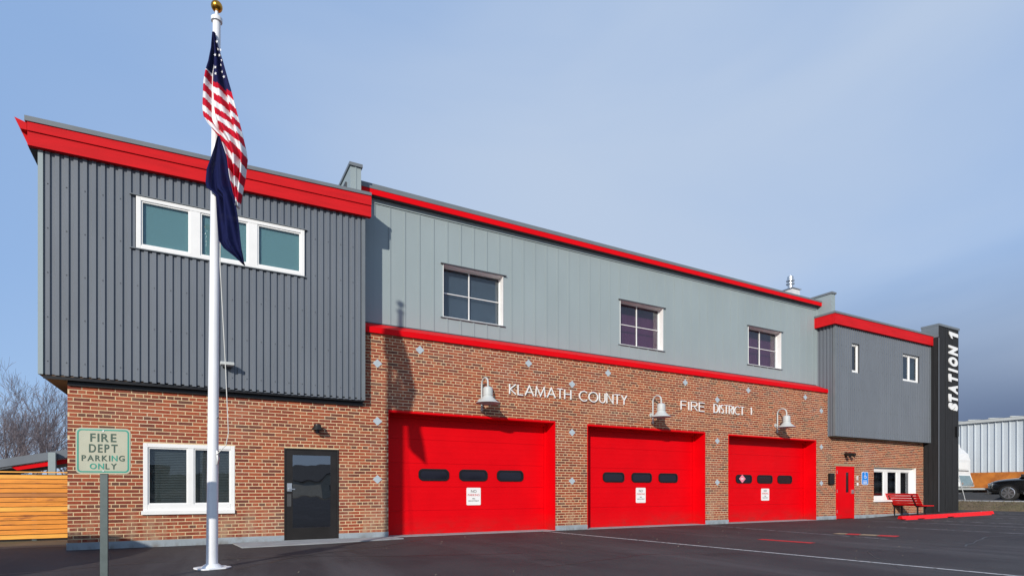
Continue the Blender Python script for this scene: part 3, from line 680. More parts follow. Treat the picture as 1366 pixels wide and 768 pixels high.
GL = {
 'K': (.62, [[(0, 0), (0, 1)], [(.60, 1), (.04, .5), (.62, 0)]]), 'L': (.5, [[(0, 1), (0, 0), (.5, 0)]]),
 'A': (.86, [[(0, 0), (.43, 1), (.86, 0)], [(.16, .34), (.70, .34)]]), 'M': (1.0, [[(0, 0), (.10, 1), (.5, .08), (.90, 1), (1.0, 0)]]),
 'T': (.6, [[(0, 1), (.6, 1)], [(.3, .96), (.3, 0)]]), 'H': (.68, [[(0, 0), (0, 1)], [(.68, 0), (.68, 1)], [(.04, .52), (.64, .52)]]),
 'C': (.86, [arc(.5, .5, .5, .5, 48, 312, 22)]), 'O': (1.02, ['c', arc(.51, .5, .51, .5, 0, 345, 23)]), 'U': (.66, [[(0, 1), (0, .33)]+arc(.33, .33, .33, .33, 180, 360, 12)[1:]+[(.66, 1)]]),
 'N': (.74, [[(0, 0), (0, 1), (.74, 0), (.74, 1)]]), 'Y': (.66, [[(0, 1), (.33, .46), (.66, 1)], [(.33, .44), (.33, 0)]]),
 'F': (.46, [[(.46, 1), (0, 1), (0, 0)], [(.04, .54), (.42, .54)]]), 'I': (.04, [[(.02, 0), (.02, 1)]]),
 'R': (.52, [[(0, 0), (0, 1), (.26, 1)]+arc(.26, .76, .26, .24, 75, -90, 9)+[(.04, .52)], [(.24, .50), (.54, 0)]]),
 'E': (.48, [[(.48, 1), (0, 1), (0, 0), (.48, 0)], [(.04, .54), (.44, .54)]]), 'D': (.72, ['c', [(0, 0), (0, 1), (.24, 1)]+arc(.24, .5, .48, .5, 80, -80, 14)+[(.24, 0)]]),
 'S': (.46, [arc(.23, .75, .21, .245, 40, 250, 10)+arc(.23, .25, .23, .25, 75, -130, 11)]), '1': (.14, [[(0, .86), (.13, 1), (.13, 0)]]),
}
def wall_words(items, label):
    t = thing('wall_lettering', (items[0][1], 0, items[0][3]), label, 'lettering', 'words across the brick between the barn lamps')
    ox, oz = items[0][1], items[0][3]
    for word, xa, xb_, z0, z1, tr in items:
        h = z1-z0; ws = [GL[c][0] for c in word]; gapu = .21; tw = sum(ws)+gapu*(len(word)-1); sc_ = (xb_-xa)/tw; x = xa
        for c in word:
            b = MB(); st = GL[c][1]; closed = st[0] == 'c'
            for i, s_ in enumerate([q for q in st if q != 'c']): ribbon(b, [(px*sc_, py*h) for px, py in s_], .027, -.045+i*.002, -.012+i*.002, closed)
            b.tube([(GL[c][0]*sc_*.5, -.02, h*.5), (GL[c][0]*sc_*.5, .005, h*.5)], .004, 5)
            b.build('letter', M['white'], t).location = (x-ox, 0, z0-oz); x += (GL[c][0]+gapu)*sc_
    return t
wall_words([('KLAMATH', 7.40, 9.40, 3.74, 4.01, 0)], 'white letters KLAMATH on the brick right of the first barn lamp')
wall_words([('COUNTY', 9.70, 11.45, 3.73, 4.01, 0)], 'white letters COUNTY on the brick left of the middle barn lamp')
wall_words([('FIRE', 13.70, 14.75, 3.745, 4.02, 0)], 'white letters FIRE on the brick right of the middle barn lamp')
wall_words([('DISTRICT', 15.20, 16.67, 3.745, 4.02, 0)], 'white letters DISTRICT on the brick above the right brick pier')
wall_words([('1', 17.0, 17.06, 3.78, 4.02, 0)], 'single white numeral 1 on the brick left of the last barn lamp')

# ------------------------------------------------------------------ barn lamps
def barn_lamp(x, label, first=None):
    if first: t = copy_tree(first); t.location = (x, 0, 3.0); t['label'] = label; return t
    t = thing('barn_lamp', (x, 0, 3.0), label, 'wall lamp', 'gooseneck barn lamps over the bay doors')
    yw, yl, zt = -.085, -.45, 1.07; cy = (yw+yl)/2; ry = (yw-yl)/2
    pts = [(0, yw, .27), (0, yw, .90)]+[(0, cy+ry*math.cos(R(a)), .90+.15*math.sin(R(a))) for a in range(15, 180, 15)]+[(0, yl, .86), (0, yl, .74)]
    MB().tube(pts, .024, 12).build('gooseneck', M['lamp'], t, smooth=True)
    MB().lathe_z([(.0, -.045), (.032, -.03), (.036, 0), (.03, .03), (.018, .04)], 12, (0, yw, .25)).build('finial', M['lamp'], t, smooth=True)
    MB().tube([(0, yw, .48), (0, .0, .48)], .03, 10).tube([(0, -.02, .48), (0, .004, .48)], .07, 16).build('wall_bracket', M['lamp'], t, smooth=True)
    prof = [(.05, .80), (.085, .79), (.118, .765), (.125, .74), (.125, .60), (.132, .595), (.132, .575), (.122, .57), (.125, .545), (.155, .50), (.235, .425), (.30, .39), (.312, .372)]
    inner = [(r_-.006, z_-.006) for r_, z_ in reversed(prof)]
    MB().lathe_z(prof+inner[1:], 32, (0, yl, 0), cap=False).build('lamp_shade', M['lamp'], t, smooth=True)
    MB().lathe_z([(.02, .60), (.04, .55), (.055, .48), (.04, .43), (.01, .41)], 14, (0, yl, 0)).build('bulb', M['lampin'], t, smooth=True)
    return t
l0 = barn_lamp(6.54, 'white gooseneck barn lamp over the bay door nearest the flagpole')
barn_lamp(12.45, 'white gooseneck barn lamp over the middle bay door', l0)
barn_lamp(18.38, 'white gooseneck barn lamp over the bay door nearest the sign tower', l0)
def door_lamp(x, z, s_, label, kind):
    t = thing('door_lamp', (x, 0, z), label, 'wall lamp', 'small dark lamps over the entrance doors')
    MB().tube([(0, .004, 0), (0, -.03, 0)], .06*s_, 16).tube([(0, -.02, 0), (0, -.12, .03), (0, -.14, .06)], .014*s_, 8).build('arm', M['bronze'], t, smooth=True)
    MB().lathe_z([(.03, .11), (.075, .09), (.08, .05), (.13, -.02), (.135, -.035), (.07, -.03)], 20, (0, -.14, .0)).build('lamp_shade', M['bronze'], t, smooth=True)
    MB().lathe_z([(.045, .0), (.05, -.06), (.04, -.11), (.01, -.12)], 14, (0, -.14, 0)).build('lamp_glass', M['carglass'], t, smooth=True)
    return t
door_lamp(2.39, 2.54, 1, 'small dark jar lamp above the glazed door', 0)
t = thing('spot_lamp', (22.65, 0, 2.52), 'dark bronze twin head spot lamp above the red door', 'wall lamp')
MB().tube([(0, .004, 0), (0, -.04, 0)], .06, 14).build('wall_plate', M['bronze'], t)
for s_ in (-1, 1): MB().tube([(0, -.03, 0), (.12*s_, -.10, .05)], .014, 8).tube([(.12*s_, -.05, .06), (.14*s_, -.2, .02), (.16*s_, -.28, 0)], [.045, .07, .085], 14).build('spot_head', M['bronze'], t, smooth=True)
t = thing('wall_pack_light', (.42, YL-.0, 3.72), 'slim white floodlight on the dark cladding beside the flagpole', 'floodlight')
MB().box(.0, .26, -.24, -.03, .01, .075).build('housing', M['lamp'], t, bevel=.01)
MB().box(.05, .21, -.03, .0, -.02, .09).build('wall_bracket', M['plastic'], t)
t = thing('letter_box', (21.62, 0, 1.36), 'narrow black drop box on the brick left of the red door', 'drop box')
MB().box(-.14, .14, -.11, -.004, 0, .44).build('box_body', M['black'], t, bevel=.02)
MB().box(-.12, .12, -.12, -.111, .30, .36).build('flap', M['bronze'], t)
t = thing('door_buzzer', (23.42, 0, 1.35), 'white keypad plates on the brick beside the red door', 'keypad')
MB().box(-.05, .05, -.03, -.003, .2, .36).build('key_plate', M['white'], t, bevel=.005); MB().box(-.04, .05, -.03, -.003, -.02, .09).build('key_plate', M['white'], t, bevel=.005)
for q in range(3): MB().box(-.025, -.005, -.035, -.03, .22+q*.045, .25+q*.045).box(.008, .028, -.035, -.03, .22+q*.045, .25+q*.045).build('key', M['plastic'], t)
# blue access sign
def rrect(w_, h_, r_, y, n=5):
    p = []
    for cx, cz, a0 in ((w_/2-r_, h_/2-r_, 0), (-w_/2+r_, h_/2-r_, 90), (-w_/2+r_, -h_/2+r_, 180), (w_/2-r_, -h_/2+r_, 270)):
        for q in range(n+1): a = R(a0+90*q/n); p.append((cx+r_*math.cos(a), y, cz+r_*math.sin(a)))
    return p
t = thing('access_sign', (23.95, 0, 1.625), 'blue sign with white wheelchair symbol right of the red door', 'sign')
MB().prism(rrect(.46, .54, .08, -.012), (0, .008, 0)).build('sign_edge', M['white'], t)
MB().prism(rrect(.42, .50, .07, -.015), (0, .002, 0)).build('sign_face', M['blue'], t)
b = MB(); b.lathe_z([(.022, -.003), (.022, .003)], 12, (0, 0, 0))
sy = MB(); ribbon(sy, arc(.0, .06, .065, .065, 110, 380, 18), .018, -.018, -.0155); ribbon(sy, [(-.005, .17), (.0, .09), (.06, .085), (.09, .01)], .02, -.020, -.0165)
sy.tube([(-.01, -.019, .205), (-.01, -.015, .205)], .022, 12).build('wheelchair_symbol', M['white'], t)
for z in (-.10, -.16, -.21): MB().box(-.13, .13, -.018, -.0155, z-.012, z+.012).build('text_line', M['white'], t)

# bay door notices
def notice(x, z, w_, h_, label, three=True):
    t = thing('door_notice', (x, .48, z), label, 'sign', 'white notices on the bay doors')
    MB().prism(rrect(w_, h_, .03, -.012), (0, .009, 0)).build('notice_board', M['white'], t)
    for s_, zz, sz, m_ in (('NO', .14, .11, 'plastic'), ('PARKING', .04, .085, 'redline'), ('FIRE', -.06, .05, 'plastic'), ('DEPARTMENT', -.12, .05, 'plastic')):
        me, lw, lh = text_mesh(s_, sz, M[m_], .001); k = min(1, (w_-.06)/lw); 
        for v in me.vertices: v.co.x *= k
        part('lettering', me, t, (0, -.0142, zz), FACE)
    return t
notice(6.565, .975, .42, .47, 'white NO PARKING notice on the bay door nearest the flagpole')
notice(12.45, .98, .40, .48, 'white NO PARKING notice on the middle bay door')
notice(18.44, .98, .44, .44, 'white NO PARKING notice on the bay door nearest the tower')
t = thing('window_sticker', (17.18, .44, 1.55), 'pink diamond sticker in the window of the farthest bay door', 'sticker')
MB().prism([(-.19, -.003, 0), (-.02, -.003, -.15), (.16, -.003, 0), (-.02, -.003, .15)], (0, .004, 0)).build('sticker_face', M['pink'], t)
MB().box(-.08, .04, -.006, -.0035, -.02, .02).build('sticker_mark', M['flagwhite'], t)

# ------------------------------------------------------------------ flagpole and flags
FP = (.19, -4.2)
P = thing('flagpole', (FP[0], FP[1], 0), 'tall white flagpole with gold ball standing in front of the windows', 'flagpole')
LEAN = .062
def pz(z): return LEAN*z/8
MB().tube([(pz(z), 0, z) for z in (0, 1, 2.6, 4.4, 6.2, 8.05)], [.080, .076, .071, .065, .059, .052], 24).build('pole', M['whitepole'], P, smooth=True)
b = MB(); rr_ = random.Random(2); pts = [( (.23+rr_.uniform(-.02, .03))*math.cos(a*math.pi/9), (.21+rr_.uniform(-.02, .03))*math.sin(a*math.pi/9), .003) for a in range(18)]
b.prism(pts, (0, 0, .022)); b.lathe_z([(.15, .02), (.12, .05), (.088, .075)], 20); b.build('base_collar', M['whitepole'], P, bevel=.008)
MB().lathe_z([(.052, 7.99), (.075, 8.0), (.078, 8.05), (.05, 8.08), (.022, 8.10), (.022, 8.16)], 20, (pz(8), 0, 0)).build('truck', M['whitepole'], P, smooth=True)
MB().lathe_z([(.078*math.sin(R(a)), 8.225-.078*math.cos(R(a))) for a in range(3, 180, 12)], 24, (pz(8.2), 0, 0)).build('gold_ball', M['gold'], P, smooth=True)
RXV = Vector((.877, -.481, 0))                        # flags hang across this line
def onp(a, d=0):                                       # a along RXV, d towards viewer
    return RXV*a + Vector((-.481, -.877, 0))*d
rp = [onp(.09, -.03)+Vector((0, 0, 7.95)), onp(.12, -.02)+Vector((0, 0, 6.3)), onp(.14, .04)+Vector((0, 0, 4.4)), onp(.22, .04)+Vector((0, 0, 2.9)), onp(.255, .03)+Vector((0, 0, 1.98)), onp(.22, .03)+Vector((0, 0, 1.80)), onp(.09, .05)+Vector((0, 0, 1.66))]
MB().tube(rp, .006, 6).build('halyard', M['rope'], P, smooth=True)
b = MB(); c_ = onp(.09, .03); b.tube([c_+Vector((0, 0, 1.52)), c_+Vector((.01, 0, 1.60)), c_+Vector((0, 0, 1.72))], [.012, .022, .012], 8); b.tube([onp(.06)+Vector((0, 0, 1.6)), onp(.1, .02)+Vector((0, 0, 1.6))], .012, 6); b.build('cleat', M['galv'], P, smooth=True)
b = MB(); b.tube([onp(.07)+Vector((0, 0, 2.22)), onp(.1, .02)+Vector((0, 0, 2.20))], .015, 6).build('eyelet', M['galv'], P)
def interp(tab, y):
    if y <= tab[0][0]: return tab[0][1]
    for (a, va), (b_, vb) in zip(tab[:-1], tab[1:]):
        if y <= b_: return va+(vb-va)*(y-a)/(b_-a)
    return tab[-1][1]
PX = 91.3
def cloth(name, Ltab, Rtab, y0, y1, colour, mats, parent, fold, dof, nu=44, nv=150, rag=None):
    """hanging cloth: outline tables in centimetre-like units (y down, x right), folded in depth"""
    def pt(u, v):
        y = y0+(y1-y0)*v; xl, xr = interp(Ltab, y), interp(Rtab, y)
        x = xl+(xr-xl)*u
        yy = y + (rag(u) if rag else 0)*v
        d = dof + fold(u, v)
        q = onp((x-289)/PX, d); return Vector((q.x+LEAN, q.y, (758-yy)/PX)), x, yy
    b = MB(); g = []
    for j in range(nv+1):
        for i in range(nu+1):
            p, x, y = pt(i/nu, j/nv); b.v.append(tuple(p)); g.append((x, y))
    for j in range(nv):
        for i in range(nu):
            a = j*(nu+1)+i; b.f.append([a, a+1, a+nu+2, a+nu+1]); b.m.append(colour((i+.5)/nu, (j+.5)/nv, *g[a]))
    me = b.mesh(name, mats, False); me.polygons.foreach_set('use_smooth', [True]*len(me.polygons)); me.update()
    o = link(bpy.data.objects.new(name, me)); o.parent = parent
    s_ = o.modifiers.new('thick', 'SOLIDIFY'); s_.thickness = .004
    return o, pt
FL = thing('national_flag', (FP[0], FP[1], 0), 'stars and stripes flag hanging limp from the top of the pole', 'flag')
UL = [(48, 288), (70, 286.5), (88, 283), (100, 279), (115, 276), (150, 275.5), (160, 277), (170, 283), (182, 293), (192, 301), (215, 309), (240, 312), (258, 316), (275, 319)]
UR = [(48, 291), (60, 294), (90, 304), (125, 314), (150, 320), (175, 325.5), (200, 330.5), (212, 332), (235, 329), (255, 325), (275, 321.5)]
def fold1(u, v): return (.055*math.sin(u*2*math.pi*2.2+v*3) + .03*math.sin(u*2*math.pi*4.3-v*5))*min(1, .25+v*2)
def col1(u, v, x, y):
    if y < (111+(x-286)*.62 if x > 287 else 99): return 2
    xl = interp(UL, y); g = (y-100)*.86 if y < 165 else 65*.86 + (y-165)*.45
    ph = (g - (x-xl)*.62 + 1.0*math.sin(u*9+v*3)) / 15.6
    return 0 if (ph+.5) % 1 > .46 else 1
fo, fpt = cloth('flag_cloth', UL, UR, 48, 275, col1, [M['flagred'], M['flagwhite'], M['flagblue']], FL, fold1, .085, nu=60, nv=200, rag=lambda u: 4*math.sin(u*8))
sb = MB(); rs = random.Random(4)
for (x, y) in ((295, 62), (294, 70), (299, 72.5), (293.5, 82), (297, 90), (294, 99), (299.5, 98.5), (303, 107), (296.5, 78), (300, 84), (294.5, 107.5)):
    v = (y-48)/227; xl, xr = interp(UL, y), interp(UR, y); u = (x-xl)/(xr-xl)
    c, _, _ = fpt(u, v); c = c + Vector((-.481, -.877, 0))*.012; r_ = .026; ring = []
    for k in range(10):
        a = R(90+36*k+12); rr2 = r_ if k % 2 == 0 else r_*.42; ring.append(c + RXV*(rr2*math.cos(a)*.8) + Vector((0, 0, rr2*math.sin(a))))
    sb = MB()
    for k in range(10): sb.poly([c, ring[k], ring[(k+1) % 10]])
    sb.build('star', M['flagwhite'], FL)
F2 = thing('navy_flag', (FP[0], FP[1], 0), 'plain navy flag hanging limp under the stars and stripes', 'flag')
NL = [(188, 297), (200, 294), (215, 289.5), (232, 283.5), (250, 282), (257, 283.5), (262, 291), (266, 295.5), (290, 296.5), (325, 298.5), (335, 305), (346, 319), (356, 329.5)]
NR = [(188, 299.5), (200, 303), (215, 308), (240, 313), (262, 317), (280, 321), (300, 325), (325, 328), (345, 330), (356, 331)]
def fold2(u, v): return (.05*math.sin(u*2*math.pi*1.6+1+v*2.5) + .018*math.sin(u*2*math.pi*3.7-v*4))*min(1, .2+v*2)
cloth('flag_cloth', NL, NR, 188, 356, lambda *a: 0, [M['navy']], F2, fold2, .14, nu=40, nv=120)

# ------------------------------------------------------------------ parking sign
SG = thing('parking_sign', (-.965, -5.44, 0), 'weathered FIRE DEPT PARKING ONLY sign with green border on a grey post', 'sign', rz=R(-10))
sc_ = .545/.62
b = MB(); b.prism([(-.038, .012, -.05), (-.038, .048, -.05), (-.016, .048, -.05), (-.016, .022, -.05), (.016, .022, -.05), (.016, .048, -.05), (.038, .048, -.05), (.038, .012, -.05)], (0, 0, 1.80)); b.build('post', M['steel'], SG)
zc = 1.607
def rr3(w_, h_, r_, y): return [(p[0], p[1], p[2]+zc) for p in rrect(w_, h_, r_, y)]
MB().prism(rr3(.548, .535, .05, .0), (0, .010, 0)).build('sign_plate', M['signbg'], SG)
o_, i_ = rr3(.520, .505, .042, -.002), rr3(.488, .473, .030, -.002); b = MB(); n = len(o_); b.v += o_+i_
for q in range(n): b.f.append([q, (q+1) % n, n+(q+1) % n, n+q]); b.m.append(0)
b.build('green_border', M['teal'], SG)
for s_, z_, h_, w_, m_ in (('FIRE', .155, .098, .26, 'green'), ('DEPT', .030, .098, .285, 'green'), ('PARKING', -.085, .068, .43, 'green'), ('ONLY', -.180, .068, .27, 'green')):
    n_ = len(s_); x = -w_/2
    ws = []; ms = []
    for i, ch in enumerate(s_):
        mm = 'teal' if (s_ == 'PARKING' and ch in 'N') or (s_ == 'ONLY' and ch in 'ON') else m_
        me, lw, lh = text_mesh(ch, .1, M[mm], .001, bold=.0018); ms.append((me, lh)); ws.append(lw)
    gap = .02*h_/.098; k = (w_-gap*(n_-1))/sum(ws)
    for (me, lh), lw in zip(ms, ws):
        for v in me.vertices: v.co.x *= k; v.co.y *= h_/lh
        part('letter', me, SG, (x+lw*k/2, -.0025, zc+z_), FACE); x += lw*k+gap
for z_ in (.235, -.235): part('bolt', MB().tube([(0, -.006, 0), (0, .002, 0)], .009, 8).mesh('bolt', M['galv']), SG, (0, 0, zc+z_))

# ------------------------------------------------------------------ bench
B = thing('bench', (25.95, -.50, 0.06), 'red slatted bench with black legs in front of the white window', 'bench', rz=R(-10))
# local: +x the way it faces, y along its length
for i, (x, z) in enumerate(((-.02, .50), (-.085, .60), (-.15, .70), (-.215, .80), (-.28, .90))):
    b = MB(); b.prism([(x-.02, -.78, z-.045), (x+.005, -.78, z-.042), (x-.045, -.78, z+.045), (x-.07, -.78, z+.042)], (0, 1.56, 0)); b.build('back_slat', M['benchred'], B)
for i in range(5): MB().box(.05+i*.115, .145+i*.115, -.78, .78, .43, .462).build('seat_slat', M['benchred'], B)
for s_ in (-.5, .5):
    MB().box(-.0, .60, s_-.03, s_+.03, .385, .428).build('seat_bracket', M['black'], B)
    b = MB(); b.prism([(-.02, s_-.025, .40), (.03, s_-.025, .40), (-.29, s_-.025, .93), (-.33, s_-.025, .91)], (0, .05, 0)); b.build('back_bracket', M['black'], B)
    for x in (.06, .50): MB().tube([(x, s_, -.04), (x, s_, .39)], .032, 8).build('leg', M['black'], B)

# ------------------------------------------------------------------ wheel stop
a = Vector((23.65, -1.50, 0)); c = Vector((28.6, -2.45, 0)); d = (c-a).normalized(); L_ = (c-a).length
Wt = thing('wheel_stop', (a.x, a.y, 0), 'long red painted parking kerb on the asphalt in front of the bench', 'wheel stop', rz=math.atan2(d.y, d.x))
b = MB(); seg = [(0, .18, 0), (.18, .8, 1), (.8, 1.15, 0), (1.15, 2.4, 1), (2.4, 2.75, 0), (2.75, 4.2, 1), (4.2, L_-.15, 1), (L_-.15, L_, 0)]
def gzz(u): return gz(a.x+d.x*u)
for u0, u1, hi in seg:
    z0, z1 = gzz(u0), gzz(u1); lo = 0.035 if not hi else 0; t0 = .15; 
    p0 = [(u0, -.11, z0+lo), (u0, -.06, z0+t0), (u0, .06, z0+t0), (u0, .11, z0+lo)]; p1 = [(u1, y, z+(z1-z0)) for _, y, z in p0]
    n = 4; k0 = len(b.v); b.v += p0+p1
    for i in range(n): j = (i+1) % n; b.f.append([k0+i, k0+j, k0+4+j, k0+4+i]); b.m.append(0)
    b.f.append([k0, k0+1, k0+2, k0+3]); b.m.append(0); b.f.append([k0+7, k0+6, k0+5, k0+4]); b.m.append(0)
b.build('stop_body', M['benchred'], Wt)
for u in (.5, L_-.6): MB().tube([(u, 0, gzz(u)+.14), (u, 0, gzz(u)+.16)], .018, 10).build('pin', M['galv'], Wt)

# ------------------------------------------------------------------ fence on the left
FE = thing('cedar_fence', (-2.2, 3.0, 0), 'orange cedar fence of horizontal boards left of the brick corner', 'fence')
z = .045; i = 0; rf = random.Random(9)
tone = ['wood', 'wood', 'wood2', 'wood', 'wood3', 'wood', 'wood2', 'wood', 'wood', 'wood3', 'wood2', 'wood']
while z < 1.50:
    h = .104+rf.uniform(-.008, .008)
    if z+h > 1.54: h = 1.54-z
    x = -.1; first = True
    while x > -9:
        ln = rf.uniform(2.4, 3.6) if not first else rf.uniform(3.0, 4.5); first = False
        tn = tone[i % 12]; tn = rf.choice(('wood', 'wood2', 'wood', tn, tn))
        part('board', MB().box(0, ln-.006, 0, .022, 0, h-.014).mesh('board', M[tn]), FE, (x-ln, rf.uniform(-.010, .008), z)); x -= ln
    z += h; i += 1
for x in (-1.05, -3.4, -5.8, -8.1): MB().box(x-.045, x+.045, .024, .11, -.1, 1.5).build('post', M['steel'], FE)
MB().box(-9, -.1, .028, .034, 0, 1.5).build('backing_sheet', M['bronze'], FE); MB().box(-9, -.1, -.01, .05, 1.541, 1.565).build('top_rail', M['wood2'], FE)

# carport behind the fence
CP = thing('carport', (-6.9, 16.3, 0), 'grey roofed carport with red trim beyond the cedar fence', 'carport')
def sl(x): return .215*x       # roof slope
b = MB(); b.prism([(-6, 0, 2.05+sl(-6)), (6, 0, 2.05+sl(6)), (6, 0, 2.38+sl(6)), (-6, 0, 2.38+sl(-6))], (0, 6, 0)); b.build('roof', M['metal_dark'], CP)
b = MB(); b.prism([(.5, .1, 1.68+sl(.5)+.16), (6, .1, 1.72+sl(6)), (6, .1, 1.96+sl(6)), (.3, .1, 2.02+sl(.3))], (0, .08, 0)); b.build('red_trim', M['red'], CP)
b = MB(); b.prism([(-6, .12, 1.97+sl(-6)), (6, .12, 1.965+sl(6)), (6, .12, 2.045+sl(6)), (-6, .12, 2.045+sl(-6))], (0, .06, 0)); b.build('pale_trim', M['white'], CP)
for x in (-3, 1.68, 5.5): MB().box(x-.12, x+.12, -.28, -.04, 0, 2.32+sl(x)).build('post', M['siding'], CP)
MB().box(-6, 6, 5.5, 5.6, 0, 1.9).build('back_wall', M['housewall'], CP)

# trees
def tree(x, y, h, seed, label, spread=.5, lean=0):
    r_ = random.Random(seed); t = thing('bare_tree', (x, y, 0), label, 'tree', 'bare winter trees beyond the fence'); tr, cr = MB(), MB()
    def grow(p, d, ln, rad, lev):
        pts = [p]; rs = [rad]; q = p.copy(); dd = d.copy(); n = 4 if lev < 3 else 3
        for i in range(n):
            dd = (dd + Vector((r_.uniform(-1, 1), r_.uniform(-1, 1), r_.uniform(-.3, .6)))*(.10 if lev < 2 else .2)).normalized()
            q = q+dd*ln/n; pts.append(q.copy()); rs.append(rad*(1-.5*(i+1)/n))
        (tr if lev < 1 else cr).tube(pts, rs, 7 if lev == 0 else (5 if lev < 3 else 3), cap=False)
        if lev >= 5: return
        kids = (5, 5, 4, 3, 3)[lev]
        for k in range(kids):
            f_ = r_.uniform(.35, 1) if k else 1.0
            i = min(n-1, int(f_*n)); base = pts[i].lerp(pts[i+1], f_*n-i) if i < n else pts[-1]
            a = r_.uniform(0, 2*math.pi); u = dd.orthogonal().normalized(); v = dd.cross(u); sp = spread*r_.uniform(.6, 1.3) if k else spread*.35
            nd_ = (dd + (u*math.cos(a)+v*math.sin(a))*sp*1.1 + Vector((0, 0, .12))).normalized()
            grow(base, nd_, ln*r_.uniform(.52, .78), max(rs[i]*.58, .009), lev+1)
    grow(Vector((0, 0, -.1)), Vector((lean, 0, 1)).normalized(), h*.36, h*.017, 0)
    tr.build('trunk', M['bark'], t, smooth=True); cr.build('crown', M['twig'], t)
def tp(px, dist): r_ = (px-683)/766; return dist*(.481+.877*r_), dist*(.877-.481*r_)+CAMY
for i, (px, dist, h, lab, sp, ln) in enumerate(((36, 40, 9.2, 'tallest bare tree beyond the fence with forked trunk', .5, .05), (62, 36, 6.6, 'short bare tree with spreading limbs just left of the brick corner', .62, .1), (4, 38, 7.4, 'bare tree at the left edge above the carport roof', .5, -.1), (19, 50, 9.0, 'far bare tree behind the left end of the carport', .45, 0), (84, 47, 7.6, 'far bare tree half hidden behind the brick corner', .5, 0), (-34, 42, 8.5, 'bare tree beyond the left edge of the fence', .5, 0), (50, 58, 9.5, 'thin far bare tree behind the forked one', .5, 0), (12, 34, 5.6, 'low bushy bare tree behind the carport roof', .7, 0))):
    x, y = tp(px, dist); tree(x, y, h*1.17, 20+i, lab, sp, ln)

# ------------------------------------------------------------------ right side: sheet metal building, camper, ladder, car
RB = thing('metal_warehouse', (36.2, 0, .65), 'white ribbed metal warehouse with orange lower wall beyond the tower', 'building')
RB_rz = 0
def wz(y): return 3.78
MB().box(.06, 14, -14, 22, 0, 4.0).build('wall', M['whitesheet'], RB)
y = -14
while y < 22:
    b = MB()
    for k in range(3):
        yy = y+k*.30; b.poly([(.055, yy, 1.42), (.055, yy+.24, 1.42), (.055, yy+.24, 4.04), (.055, yy, 4.04)]); b.poly([(.055, yy+.24, 1.42), (.0, yy+.255, 1.42), (.0, yy+.255, 4.04), (.055, yy+.24, 4.04)])
        b.poly([(.0, yy+.255, 1.42), (.0, yy+.285, 1.42), (.0, yy+.285, 4.04), (.0, yy+.255, 4.04)]); b.poly([(.0, yy+.285, 1.42), (.055, yy+.30, 1.42), (.055, yy+.30, 4.04), (.0, yy+.285, 4.04)])
    b.build('wall_panel', M['whitesheet'], RB); y += .90
MB().box(.0, .058, -14, 22, .52, 1.41).build('orange_base', M['orange'], RB); MB().box(-.03, .058, -14, 22, -.2, .518).build('deck_shade_band', M['soffit2'], RB)  # dark wall foot stands in for clutter and shadow under the deck
MB().box(-.10, .1, -14, 22, 4.03, 4.17).build('eave_trim', M['lamp'], RB)
b = MB(); b.poly([(-.1, -14, 4.18), (-.1, 22, 4.18), (7, 22, 4.62), (7, -14, 4.62)]); b.poly([(14, -14, 4.18), (14, 22, 4.18), (7, 22, 4.62), (7, -14, 4.62)])
y = -13.85
while y < 22: b.prism([(-.12, y, 4.18), (-.12, y+.06, 4.18), (7, y+.06, 4.62), (7, y, 4.62)], (0, 0, .06)); y += .9
b.build('roof', M['lamp'], RB)

CM = thing('camper', (32.7, .82, .66), 'white camper body with rounded roof parked behind the sign tower', 'camper')
# profile along y (nose towards -y)
prof = [(-.20, .62), (-.40, .66), (-.22, 1.28), (-.22, 1.98), (-.12, 2.30), (.08, 2.52), (.20, 2.60), (.24, 2.82), (.42, 2.86), (2.6, 2.86), (2.6, .5), (-.18, .5)]
MB().prism([(0, y, z) for y, z in prof], (1.5, 0, 0)).build('body', M['camper'], CM, bevel=.05)
CG = mat('blue_grey_glass', (.16, .24, .27, 1), .15)
b = MB(); b.prism([(.12, -.412, .70), (1.38, -.412, .70), (1.30, -.262, 1.20), (.20, -.262, 1.20)], (0, .012, 0)); b.build('windscreen', CG, CM)
MB().box(.25, 1.25, -.235, -.222, 1.42, 1.46).build('trim_line', M['plastic'], CM)
MB().box(.35, 1.15, -.232, -.221, 1.52, 1.86).build('front_panel', M['white'], CM, bevel=.004)
MB().box(-.03, -.001, .05, .30, 2.18, 2.34).build('vent', M['lamp'], CM, bevel=.01)
for q in (.22, 1.28): MB().tube([(q, -.33, .80), (q, -.42, .80)], .06, 14).build('lamp', M['galv'], CM)
MB().box(-.2, 1.6, -1.35, 2.6, .50, .58).build('flat_deck', M['lamp'], CM)
for y in (.9, 1.9): MB().tube([(.05, y, .33), (.30, y, .33)], .33, 20).build('wheel', M['tyre'], CM, smooth=True)
MB().box(0, 1.5, -.9, 2.4, .36, .49).build('chassis', M['plastic'], CM)
LD = thing('step_ladder', (31.9, .33, .665), 'small aluminium stepladder between the tower and the camper', 'ladder')
for s_ in (-1, 1):
    MB().tube([(s_*.02-.1, -.20, 0), (0, 0, 1.45)], .018, 6).build('rail', M['galv'], LD)
    MB().tube([(.25, -.36 if s_ < 0 else .1, 0), (.06, -.1 if s_ < 0 else .0, 1.45)], .018, 6).build('rail', M['galv'], LD)
for z in (.3, .6, .9, 1.2): MB().box(-.05+z*.05, .06+z*.05, -.30+z*.15, .06-z*.02, z, z+.03).build('step', M['galv'], LD)
MB().box(-.08, .12, -.16, .18, 1.45, 1.5).build('top_shelf', M['galv'], LD)

